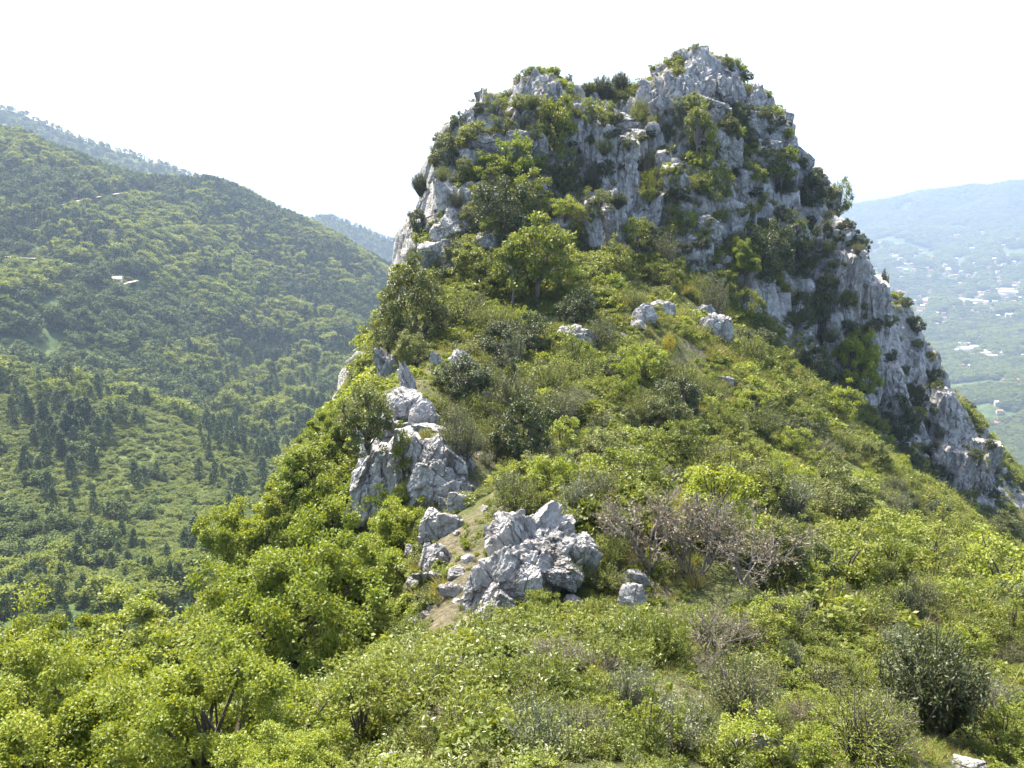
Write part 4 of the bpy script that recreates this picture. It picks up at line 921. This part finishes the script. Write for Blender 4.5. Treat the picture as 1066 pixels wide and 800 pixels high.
def ground_points(n, x0, x1, y0, y1):
    x = rng.uniform(x0, x1, n); y = rng.uniform(y0, y1, n); z = hz(x, y); px, py, f = project(x, y, z)
    ok = (px > -420) & (px < 1600) & (py > 0) & (py < 900) & (y > 4); return x[ok], y[ok], z[ok], px[ok], py[ok]
def cover(n, box, smin, smax, maxslope):
    x, y, z, px, py = ground_points(n, *box)
    sl = hslope(x, y); pk = bil(XS, YS, pmv, x, y)
    ok = (sl < maxslope * rng.uniform(.75, 1.1, len(x))) & ~((pk > .5) & (rng.uniform(0, 1, len(x)) < .25))
    # trodden path along the crest and bare spots
    path = PATHX(y)
    ok &= ~((np.abs(x - path + .4 * noise(y * .7, y * 0)) < .38) & (y > 15) & (y < 62) & (rng.uniform(0, 1, len(x)) < .6))
    ok &= fbm(x * .35, y * .35, seed=88, o=3) > -.62
    x, y, z, px, py = x[ok], y[ok], z[ok], px[ok], py[ok]; n = len(x); u = rng.uniform(0, 1, n)
    w = np.zeros((n, len(KIND)))
    zn = fbm(x * .13, y * .13, seed=91, o=3); zm = fbm(x * .2 + 40, y * .2, seed=92, o=3)
    right = sstep(560, 720, px)
    w[:, 0] = w[:, 1] = .7 + 1.2 * right * (zn > -.2); w[:, 2] = np.where(y < 16, 2.4, .15) * (px < 800); w[:, 3] = .8 + (zm > .15) * 1.4
    w[:, 4] = .6 + (zn < -.1) * 1.0; w[:, 5] = .5 + right * 1.2; w[:, 6] = .5 + (zm < -.2) * 1.4 + 1.5 * (px < 420); w[:, 7] = .18 + 1.5 * (np.hypot(px - 740, py - 640) < 110) + .5 * ((px < 620) & (py > 600) & (px > 450))
    w = w ** 2.0
    c = np.cumsum(w, 1) / w.sum(1)[:, None]; k = (u[:, None] > c).sum(1)
    s = rng.uniform(smin, smax, n) * np.array([.9, .9, 1.0, 1.0, 1.0, 1.0, 1.0, .9])[k]
    s = s * (.62 + .75 * sstep(-.3, .45, fbm(x * .3 + 5, y * .3, seed=95, o=2))) * np.where((px > 400) & (px < 530) & (py > 375) & (py < 680), .5, 1)
    return np.c_[x, y, z - .03], np.c_[s * rng.uniform(.85, 1.4, n), s * rng.uniform(.85, 1.4, n), s * rng.uniform(.7, 1.15, n)], k
parts = [cover(19000, (-16, 24, 4, 26), .15, .48, 1.6), cover(30000, (-22, 52, 20, 70), .25, .9, 1.5), cover(33000, (-30, 84, 60, 126), .4, 1.2, 1.7), cover(2600, (-45, -6, 8, 80), .7, 1.6, 3.0)]
scatter('undergrowth', np.concatenate([p[0] for p in parts]), np.concatenate([p[1] for p in parts]), srcs, np.concatenate([p[2] for p in parts]), 'mixed grass, herbs and low bushes covering the ridge')

# ------------------------------------------------------------------ the far wooded slopes
def far_single(i, kind):
    fo, stm = pine_tree(400 + i) if kind == 'pine' else far_round(420 + i)
    b = Bag()
    for g, mi in ((fo, 0), (stm, 1)):
        for V, Fq, va, in zip(g.V, g.F, g.var): 
            b.V.append(V); b.F.append(Fq - Fq.min() + b.n); b.n += len(V); b.var.append(va); b.mi.append(np.full(len(Fq), mi))
    return b.mesh('far_tree', [M[{'pine': 'farpine', 'scrub': 'farscrub', 'dark': 'fardark'}.get(kind, 'farleaf')], M['bark']])
FAR = [far_single(0, 'round'), far_single(1, 'round'), far_single(2, 'dark'), far_single(3, 'pine'), far_single(4, 'pine'), far_single(5, 'scrub'), far_single(6, 'scrub')]
FLAND = [('pale house among the hillside trees', 122, 292), ('sandy bare patch', 62, 322), ('upper dirt road', 100, 208), ('lower pale road', 60, 270), ('grassy spur', 40, 430), ('terraced clearing', 270, 410), ('pines on the skyline', 310, 215), ('white house on the skyline', 352, 243),
 ('grey rocks in the valley', 82, 548), ('dark conifer of the valley floor', 46, 552), ('gully below the spur', 180, 520), ('foot of the spur', 230, 480), ('meadow by the pale road', 20, 285), ('short pale road stretch by the wood', 222, 288), ('dark conifer group of the spur', 80, 450), ('valley wood behind the pale trees', 180, 600), ('small grassy glade', 240, 600)]
def flabel(phrase, px, py):
    global LAND
    keep, LAND = LAND, FLAND; r = relabel(phrase, px, py); LAND = keep; return r
def segdist(px, py, pts):
    d = np.full(np.shape(px), 1e9)
    for (a, b), (c, e) in zip(pts[:-1], pts[1:]):
        t = np.clip(((px - a) * (c - a) + (py - b) * (e - b)) / ((c - a) ** 2 + (e - b) ** 2), 0, 1); d = np.minimum(d, np.hypot(px - a - t * (c - a), py - b - t * (e - b)))
    return d
ROADS = [[(-20,268),(0,269),(40,271),(72,276),(100,281),(128,287),(152,292)], [(55,218),(70,214),(90,210),(118,205),(160,200)], [(100,302),(125,300),(150,297)], [(206,287),(228,289)]]
TERR = [[(124,388),(180,382),(220,376),(256,369)],[(208,406),(250,396),(298,384)],[(215,413),(260,403),(305,391)],[(235,421),(270,411),(310,399)],[(250,433),(290,421),(318,410)]]
n = 42000
az = rng.uniform(R(-36), R(2), n); rr = np.sqrt(rng.uniform(105 ** 2, 1000 ** 2, n))
x, y = rr * np.sin(az), rr * np.cos(az); z = fz(x, y); px, py, f = project(x, y, z)
dens = .85 + .5 * fbm(x / 60, y / 60, seed=101, o=3)
glade = fbm(x / 38 + 7, y / 38, seed=103, o=3)
spur = (bil(np.radians(AZ), LR, SPURM, np.arctan2(x, y), np.log(rr)) > .4) & (px < 300)
ter = (px > 205) & (px < 345) & (py > 355) & (py < 475)
dens = np.where(spur, .06 + .4 * (glade > .36), dens); dens = np.where(ter, .4, dens); dens = np.where((glade < -.6) & (rr < 700), .25, dens)
for rd in ROADS:      # clear strips below each road, wide enough to see it over the trees
    dpx = segdist(px, py - 4, rd); dens = np.where(dpx < 6.5, .03, dens)
for rd in TERR: dens = np.where(segdist(px, py - 1.5, rd) < 1.6, .15, dens)
for cx_, cy_, ra in ((122,297,6),(62,326,9),(20,283,22),(352,247,3),(145,303,4)): dens = np.where(np.hypot(px - cx_, (py - cy_) * 1.4) < ra, .06, dens)
ok = (rng.uniform(0, 1, n) < dens) & (px > -40) & (px < 470) & (py < 700) & (z < 400)
x, y, z, px, py, rr, spur, ter, glade = (v[ok] for v in (x, y, z, px, py, rr, spur, ter, glade))
n = len(x); pinep = np.clip(.07 + .5 * (fbm(x / 75, y / 75, seed=105, o=2) > .28) + .1 * (px > 200), 0, .8)
u = rng.uniform(0, 1, n); pick = np.where(u < pinep, 3 + (rng.uniform(0, 1, n) < .5), np.where(fbm(x / 55 + 3, y / 55, seed=107, o=3) + rng.uniform(-.25, .25, n) > .22, 2, rng.integers(0, 2, n)))
sc_ = rng.uniform(0, 1, n) < np.where(spur | ter, .75, .22); pick = np.where(sc_ & (pick < 3), 5 + (rng.uniform(0, 1, n) < .5), pick)
hgt = np.where(pick >= 5, rng.uniform(1.8, 4.0, n), np.where(pick >= 3, rng.uniform(6, 12, n), 4 + 8.5 * rng.uniform(0, 1, n) ** 2.0)) * np.clip(rr / 420, .55, 1)
wid = np.where((pick == 3) | (pick == 4), rng.uniform(.8, 1.25, n), rng.uniform(.95, 1.35, n))
# the groups of dark conifers standing on the spur
for _ in range(70):
    a_, b_ = (random.gauss(75, 34), random.gauss(452, 22)) if random.random() < .75 else (random.uniform(10, 300), random.uniform(470, 600))
    q = fhit(a_, b_)
    if q is None or q[0][1] > 420: continue
    p_ = q[0]; r_ = math.hypot(p_[0], p_[1])
    x, y, z, px, py, rr = (np.r_[v, w] for v, w in ((x, p_[0]), (y, p_[1]), (z, p_[2]), (px, a_), (py, b_), (rr, r_)))
    pick = np.r_[pick, 3 + random.randrange(2)]; hgt = np.r_[hgt, random.uniform(5.5, 10.5) * min(1, r_ / 300)]; wid = np.r_[wid, random.uniform(.9, 1.4)]; n += 1
size = hgt / rr; hidden_by_hill = np.array([False] * n)
inview = (px > 2) & (px < 420) & (py - hgt / rr * F > 60) & (py < 690)
hitv = np.zeros(n, bool)
order = np.argsort(-size)
SHOW = {'round': 0, 'pine': 0}; single = np.zeros(n, bool)
far_src = {}
for i in order:
    k = 'pine' if pick[i] in (3, 4) else 'round'
    lim = 110 if k == 'pine' else 175
    if SHOW[k] >= lim and len(far_src) == 7: 
        if all(SHOW[q] >= (110 if q == 'pine' else 175) for q in SHOW): break
        continue
    if SHOW[k] >= lim and pick[i] in far_src: continue
    if pick[i] >= 5 and pick[i] in far_src: continue
    if not inview[i] or hgt[i] * F / rr[i] < 4: continue
    q = hit(float(px[i]), float(py[i] - hgt[i] / rr[i] * F * .6), 130)
    if q is not None and q[0][1] < y[i] - 4: continue
    base_look = 'dark pointed conifer' if k == 'pine' else ('pale-green low bush' if pick[i] >= 5 else 'rounded green tree')
    look = ('tall ' if hgt[i] > 7 else 'small ' if hgt[i] < 4.5 else '') + base_look
    lab = flabel(look, px[i], py[i] - hgt[i] / rr[i] * F * .5)
    if lab is None: continue
    o = link('conifer' if k == 'pine' else ('shrub' if pick[i] >= 5 else 'tree'), FAR[pick[i]])
    o.location = (x[i], y[i], z[i] - .2); o.scale = (hgt[i] * wid[i], hgt[i] * wid[i], hgt[i]); o.rotation_euler = (0, 0, random.uniform(0, 6.28))
    tag(o, lab, 'conifer' if k == 'pine' else ('shrub' if pick[i] >= 5 else 'tree'), 'trees on the far wooded slope'); SHOW[k] += 1; single[i] = True
    far_src.setdefault(int(pick[i]), o)
keys = sorted(far_src); remap = {k: j for j, k in enumerate(keys)}
m_ = ~single & np.isin(pick, keys)
P = np.c_[x, y, z - .2][m_]; Sc = np.c_[hgt * wid, hgt * wid, hgt][m_]; K = np.array([remap[k] for k in pick[m_]])
# low scrub between the trees of the near valley
n = 30000; az = rng.uniform(R(-36), R(-2), n); rr = np.sqrt(rng.uniform(100 ** 2, 430 ** 2, n)); x, y = rr * np.sin(az), rr * np.cos(az); z = fz(x, y); px, py, f = project(x, y, z)
ok = (px > -40) & (px < 440) & (py < 740) & (fbm(x / 20, y / 20, seed=121, o=3) > np.where(bil(np.radians(AZ), LR, SPURM, np.arctan2(x, y), np.log(rr)) > .4, .5, -.3)); x, y, z, rr = x[ok], y[ok], z[ok], rr[ok]
h_ = rng.uniform(1.2, 3.2, len(x)) * np.clip(rr / 260, .6, 1.1)
P = np.vstack([P, np.c_[x, y, z - .2]]); Sc = np.vstack([Sc, np.c_[h_ * 1.5, h_ * 1.5, h_]]); on_ = bil(np.radians(AZ), LR, SPURM, np.arctan2(x, y), np.log(rr)) > .4
Sc[-len(x):][on_] *= .6
K = np.r_[K, np.where(on_, remap[5], np.array([remap[k] for k in rng.choice([0, 1, 2, 5, 6], len(x), p=[.15, .15, .15, .3, .25])]))]
n = 70000; az = rng.uniform(R(-36), R(-8), n); rr = np.sqrt(rng.uniform(170 ** 2, 720 ** 2, n)); x, y = rr * np.sin(az), rr * np.cos(az); z = fz(x, y)
ok = (np.maximum(bil(np.radians(AZ), LR, SPURM, np.arctan2(x, y), np.log(rr)), bil(np.radians(AZ), LR, MEAD, np.arctan2(x, y), np.log(rr))) > .2) & (fbm(x / 14, y / 14, seed=131, o=3) > -.95); x, y, z, rr = x[ok], y[ok], z[ok], rr[ok]
h_ = .5 + 1.9 * rng.uniform(0, 1, len(x)) ** 2.2
P = np.vstack([P, np.c_[x, y, z - .15]]); Sc = np.vstack([Sc, np.c_[h_ * 1.6, h_ * 1.6, h_]]); K = np.r_[K, np.array([remap[k] for k in rng.choice([0, 1, 2, 5, 6], len(x), p=[.10, .10, .04, .4, .36])])]
# woods on the ridges behind, and over the valley to the other side
for Vx, Vy, Vz in (RG1, RG2):
    a, b = Vx[:41].ravel(), Vy[:41].ravel(); c = Vz[:41].ravel(); s_ = rng.permutation(len(a))[:9500]
    P = np.vstack([P, np.c_[a[s_] + rng.normal(0, 3, len(s_)), b[s_] + rng.normal(0, 3, len(s_)), c[s_] - .5]]); h_ = rng.uniform(4, 9, len(s_)); Sc = np.vstack([Sc, np.c_[h_ * 1.1, h_ * 1.1, h_]])
    K = np.r_[K, np.array([remap[k] for k in rng.choice([0, 1, 2, 3, 4], len(s_), p=[.25, .25, .2, .15, .15])])]
rh = random.Random(8)
spots = [(1002,364,1),(1010,366,1),(1018,363,1),(1024,368,1),(1030,370,1),(1012,371,1),(1008,360,1),(995,367,1),(1036,373,1),(1045,303,2),(1042,308,2),(1050,306,2),(1001,313,1),(1010,314,1),(1018,315,1),(1026,318,0)]
for _ in range(170): spots.append((rh.uniform(900, 1064), rh.uniform(232, 450) if rh.random() < .5 else rh.uniform(262, 335), 0))
n = 75000; az = rng.uniform(R(19), R(33), n); rr = np.exp(rng.uniform(math.log(900), math.log(4700), n)); x, y = rr * np.sin(az), rr * np.cos(az); z = fz(x, y)
ok = fbm(x / 160, y / 160, seed=111, o=3) > -.8
sx_, sy_ = np.array([q[0] for q in spots]), np.array([q[1] for q in spots]); px, py, f = project(x, y, z)
for i in range(0, n, 5000): ok[i:i+5000] &= ~((np.abs(px[i:i+5000, None] - sx_) < 5) & (py[i:i+5000, None] - sy_ > -2) & (py[i:i+5000, None] - sy_ < 5.5)).any(1)
x, y, z, rr = x[ok], y[ok], z[ok], rr[ok]; h_ = rng.uniform(6, 12, len(x)) * np.clip(rr / 1600, .8, 1.7)
P = np.vstack([P, np.c_[x, y, z - .5]]); Sc = np.vstack([Sc, np.c_[h_ * 1.5, h_ * 1.5, h_]]); K = np.r_[K, np.array([remap[k] for k in rng.choice([0, 1, 2, 5, 6], len(x), p=[.3, .3, .2, .1, .1])])]
scatter('forest', P, Sc, [far_src[k] for k in keys], K, 'woods covering the far slopes and valley')

# ------------------------------------------------------------------ roads, houses
M['road'] = plain('pale_road', (0.34, 0.30, 0.23), .9, .15, .2); M['wallw'] = plain('white_render', (0.72, 0.70, 0.66), .85, .08, 1); M['wallo'] = plain('ochre_render', (0.55, 0.42, 0.28), .85, .1, 1)
M['roof'] = plain('clay_tile', (0.36, 0.17, 0.10), .9, .2, 2); M['shed'] = plain('pale_sheet_roof', (0.60, 0.59, 0.57), .7, .06, .5); M['glassdark'] = plain('window_glass', (0.03, 0.035, 0.04), .2, .1, 1)
def strip(name, pix, w, mat='road'):
    pts = []
    for (a, b), (c, e) in zip(pix[:-1], pix[1:]):
        for k in range(6):
            t = k / 6; h = fhit(a + (c - a) * t, b + (e - b) * t)
            if h is not None: pts.append(h[0])
    if len(pts) < 3: return
    pts = np.array(pts); pts[:, :2] = np.stack([np.convolve(np.pad(pts[:, i], 3, 'edge'), np.ones(7) / 7, 'valid') for i in (0, 1)], 1)
    d = unit(np.gradient(pts[:, :2], axis=0)); s = np.c_[-d[:, 1], d[:, 0]]
    Vs = []
    for k in (-1, -.33, .33, 1):
        q = pts[:, :2] + s * w / 2 * k; Vs.append(np.c_[q, fz(q[:, 0], q[:, 1]) + .6])
    zc = np.max([v[:, 2] for v in Vs], 0)
    for v in Vs: v[:, 2] = zc
    V = np.concatenate(Vs); n = len(pts)
    tag(link(name, mesh_np(name, V, grid_faces(n, 4), [M[mat]], smooth=True)), kind='structure')
for rd, w in zip(ROADS, (4, 4.5, 4, 5)): strip('road', rd, w)
M['bank'] = plain('dry_grass_bank', (0.15, 0.17, 0.06), .95, .3, .3)
for rd in TERR: strip('path', rd, 2.2, mat='bank')
for rd, w in (([(1000,366),(1020,372),(1045,378),(1085,384)], 14), ([(985,372),(1010,379),(1040,381),(1090,388)], 8), ([(1010,400),(1035,408),(1075,418)], 8)): strip('road', rd, w)
def house(px, py, w, d, h, rz, label, wall='wallw', roof='roof', flat=False, group=None, name='house', P=None):
    q = fhit(px, py)
    if q is None and P is None: return
    p = P or q[0]
    o = bpy.data.objects.new(name, None); COL.objects.link(o); o.location = p; o.rotation_euler = (0, 0, rz); tag(o, label, name.replace('_', ' '), group)
    def box(nm, mats, V, Fc): 
        bm = bmesh.new(); vs = [bm.verts.new(v) for v in V]; [bm.faces.new([vs[i] for i in f]) for f in Fc]; m_ = bpy.data.meshes.new(nm); bmesh.ops.recalc_face_normals(bm, faces=bm.faces); bm.to_mesh(m_); bm.free(); m_.materials.append(mats); return link(nm, m_, o)
    a, b = w / 2, d / 2; g = 0 if flat else h * .38
    V = [(-a,-b,-3),(a,-b,-3),(a,b,-3),(-a,b,-3),(-a,-b,h),(a,-b,h),(a,b,h),(-a,b,h),(-a,0,h+g),(a,0,h+g)]
    Fc = [(0,1,5,4),(2,3,7,6),(1,2,6,9,5),(3,0,4,8,7)] if not flat else [(0,1,5,4),(1,2,6,5),(2,3,7,6),(3,0,4,7)]
    box('wall', M[wall], V, Fc)
    e = .5
    if flat: V = [(-a-e,-b-e,h+.02),(a+e,-b-e,h+.02),(a+e,b+e,h+.02),(-a-e,b+e,h+.02),(-a-e,-b-e,h+.4),(a+e,-b-e,h+.4),(a+e,b+e,h+.4),(-a-e,b+e,h+.4)]; Fc = [(0,1,2,3),(4,5,6,7),(0,1,5,4),(1,2,6,5),(2,3,7,6),(3,0,4,7)]
    else:
        k = e * g / b; V = [(-a-e,-b-e,h-k+.03),(a+e,-b-e,h-k+.03),(a+e,0,h+g+.03),(-a-e,0,h+g+.03),(a+e,b+e,h-k+.03),(-a-e,b+e,h-k+.03)]; V += [(x_, y_, z_ + .25) for x_, y_, z_ in V]
        Fc = [(0,1,2,3),(3,2,4,5),(6,7,8,9),(9,8,10,11),(0,1,7,6),(4,5,11,10),(1,2,8,7),(2,4,10,8),(0,3,9,6),(3,5,11,9)]
    box('roof', M[roof], V, Fc)
    nwin = max(2, int(w / 4))
    for i in range(nwin):
        xx = -a + w * (i + .5) / nwin; V = [(xx-.6,-b-.08,h*.35),(xx+.6,-b-.08,h*.35),(xx+.6,-b-.08,h*.75),(xx-.6,-b-.08,h*.75),(xx-.6,-b+.1,h*.35),(xx+.6,-b+.1,h*.35),(xx+.6,-b+.1,h*.75),(xx-.6,-b+.1,h*.75)]
        if w < 30: box('window', M['glassdark'], V, [(0,1,2,3),(4,5,6,7),(0,1,5,4),(1,2,6,5),(2,3,7,6),(3,0,4,7)])
    return o
house(122, 295, 5.5, 4.5, 2.6, .15, 'small pale house among trees beside the hillside track', wall='wallo', roof='shed')
house(352, 250, 12, 10, 12, -.2, 'white multi-storey house standing on the far skyline', roof='shed', flat=True, P=at(352, 249, 1885))
house(362, 250, 9, 8, 5, -.2, 'low white house beside the skyline house', roof='shed', flat=True, P=at(363, 250, 1885))
HL = [('quarry-pale slope', 1045, 305), ('row of white greenhouses', 1015, 368), ('valley road', 1045, 380), ('hazy hilltop', 1000, 207), ('cliff rim bush', 920, 290), ('lowest valley fields', 1050, 440)]
for px, py, big_ in spots:
    q = fhit(px, py)
    if q is None or q[0][1] < 1000: continue
    hh = hit(px, py, 190)
    if hh is not None: continue
    keep, LAND = LAND, HL; lab = relabel({0: 'tiny pale house in the hazy valley', 1: 'long white roof in the hazy valley', 2: 'pale building block in the hazy valley'}[big_], px, py); LAND = keep
    if lab is None: lab = 'tiny pale house in the hazy valley among many'
    sc = q[0][1] / 1700
    if big_: house(px, py, 34 * sc * rh.uniform(.7, 1.2), 13 * sc, 6, rh.uniform(-.3, .3), lab, 'wallw', 'shed', big_ == 1, 'pale buildings in the hazy valley', 'large_building')
    else: house(px, py, rh.uniform(9, 13) * max(.75, sc * .7), rh.uniform(7, 9) * max(.75, sc * .7), rh.uniform(4, 6.5), rh.uniform(-.6, .6), lab, rh.choice(['wallw', 'wallo', 'wallo']), rh.choice(['roof', 'roof', 'shed']), False, 'pale houses in the hazy valley')

# ------------------------------------------------------------------ air, light, camera
def make_haze():
    bm = bmesh.new(); bmesh.ops.create_cube(bm, size=1)
    me = bpy.data.meshes.new('haze'); bm.to_mesh(me); bm.free()
    m, n, l = new_mat('haze')
    v = n.new('ShaderNodeVolumePrincipled'); v.inputs['Color'].default_value = (0.45, 0.585, 0.78, 1); v.inputs['Density'].default_value = HAZE
    v.inputs['Anisotropy'].default_value = 0.2
    o = n.new('ShaderNodeOutputMaterial'); l.new(v.outputs[0], o.inputs['Volume']); me.materials.append(m)
    ob = link('haze', me); z0, z1 = -645, 330
    ob.location = (0, 0, (z0 + z1) / 2); ob.scale = (96000, 96000, z1 - z0); tag(ob, kind='stuff')
HAZE = 2.2e-4
make_haze()
SUN_EL, SUN_AZ = 60.0, -38.0        # degrees; azimuth from straight ahead, negative = to the left of the view
W = bpy.data.worlds.new("World"); S.world = W; W.use_nodes = True
n, l = W.node_tree.nodes, W.node_tree.links
sky = n.new('ShaderNodeTexSky'); sky.sky_type = 'NISHITA'; sky.sun_disc = False
sky.sun_elevation = R(SUN_EL); sky.sun_rotation = R(SUN_AZ); sky.altitude = 600; sky.dust_density = 5.0; sky.air_density = 1.0; sky.ozone_density = 1.0
bg = n['Background']; bg.inputs['Strength'].default_value = 0.15; l.new(sky.outputs[0], bg.inputs['Color'])
sd = bpy.data.lights.new('sun', 'SUN'); sd.energy = 4.5; sd.angle = R(0.53); sd.color = (1.0, 0.93, 0.82)
so = bpy.data.objects.new('sun', sd); COL.objects.link(so)
dirv = Vector((math.sin(R(SUN_AZ)) * math.cos(R(SUN_EL)), math.cos(R(SUN_AZ)) * math.cos(R(SUN_EL)), math.sin(R(SUN_EL))))
so.rotation_euler = dirv.to_track_quat('Z', 'Y').to_euler()
cd = bpy.data.cameras.new('camera'); co = bpy.data.objects.new('camera', cd); COL.objects.link(co)
cd.sensor_width = 36; cd.lens = 36 * F / 1066; cd.clip_start = 0.1; cd.clip_end = 200000
co.location = (0, 0, 0); co.rotation_euler = (R(90) - TH, 0, 0); S.camera = co
S.view_settings.view_transform = 'Standard'; S.view_settings.look = 'None'; S.view_settings.gamma = 1; S.view_settings.use_curve_mapping = False
S.view_settings.exposure = 1.82
S.cycles.use_denoising = True
try: S.cycles.denoiser = 'OPENIMAGEDENOISE'
except Exception: pass
S.cycles.max_bounces = 4; S.cycles.diffuse_bounces = 2; S.cycles.glossy_bounces = 2; S.cycles.transmission_bounces = 4; S.cycles.transparent_max_bounces = 4; S.cycles.volume_bounces = 0
S.cycles.caustics_reflective = False; S.cycles.caustics_refractive = False
S.cycles.use_adaptive_sampling = True; S.cycles.adaptive_threshold = 0.02
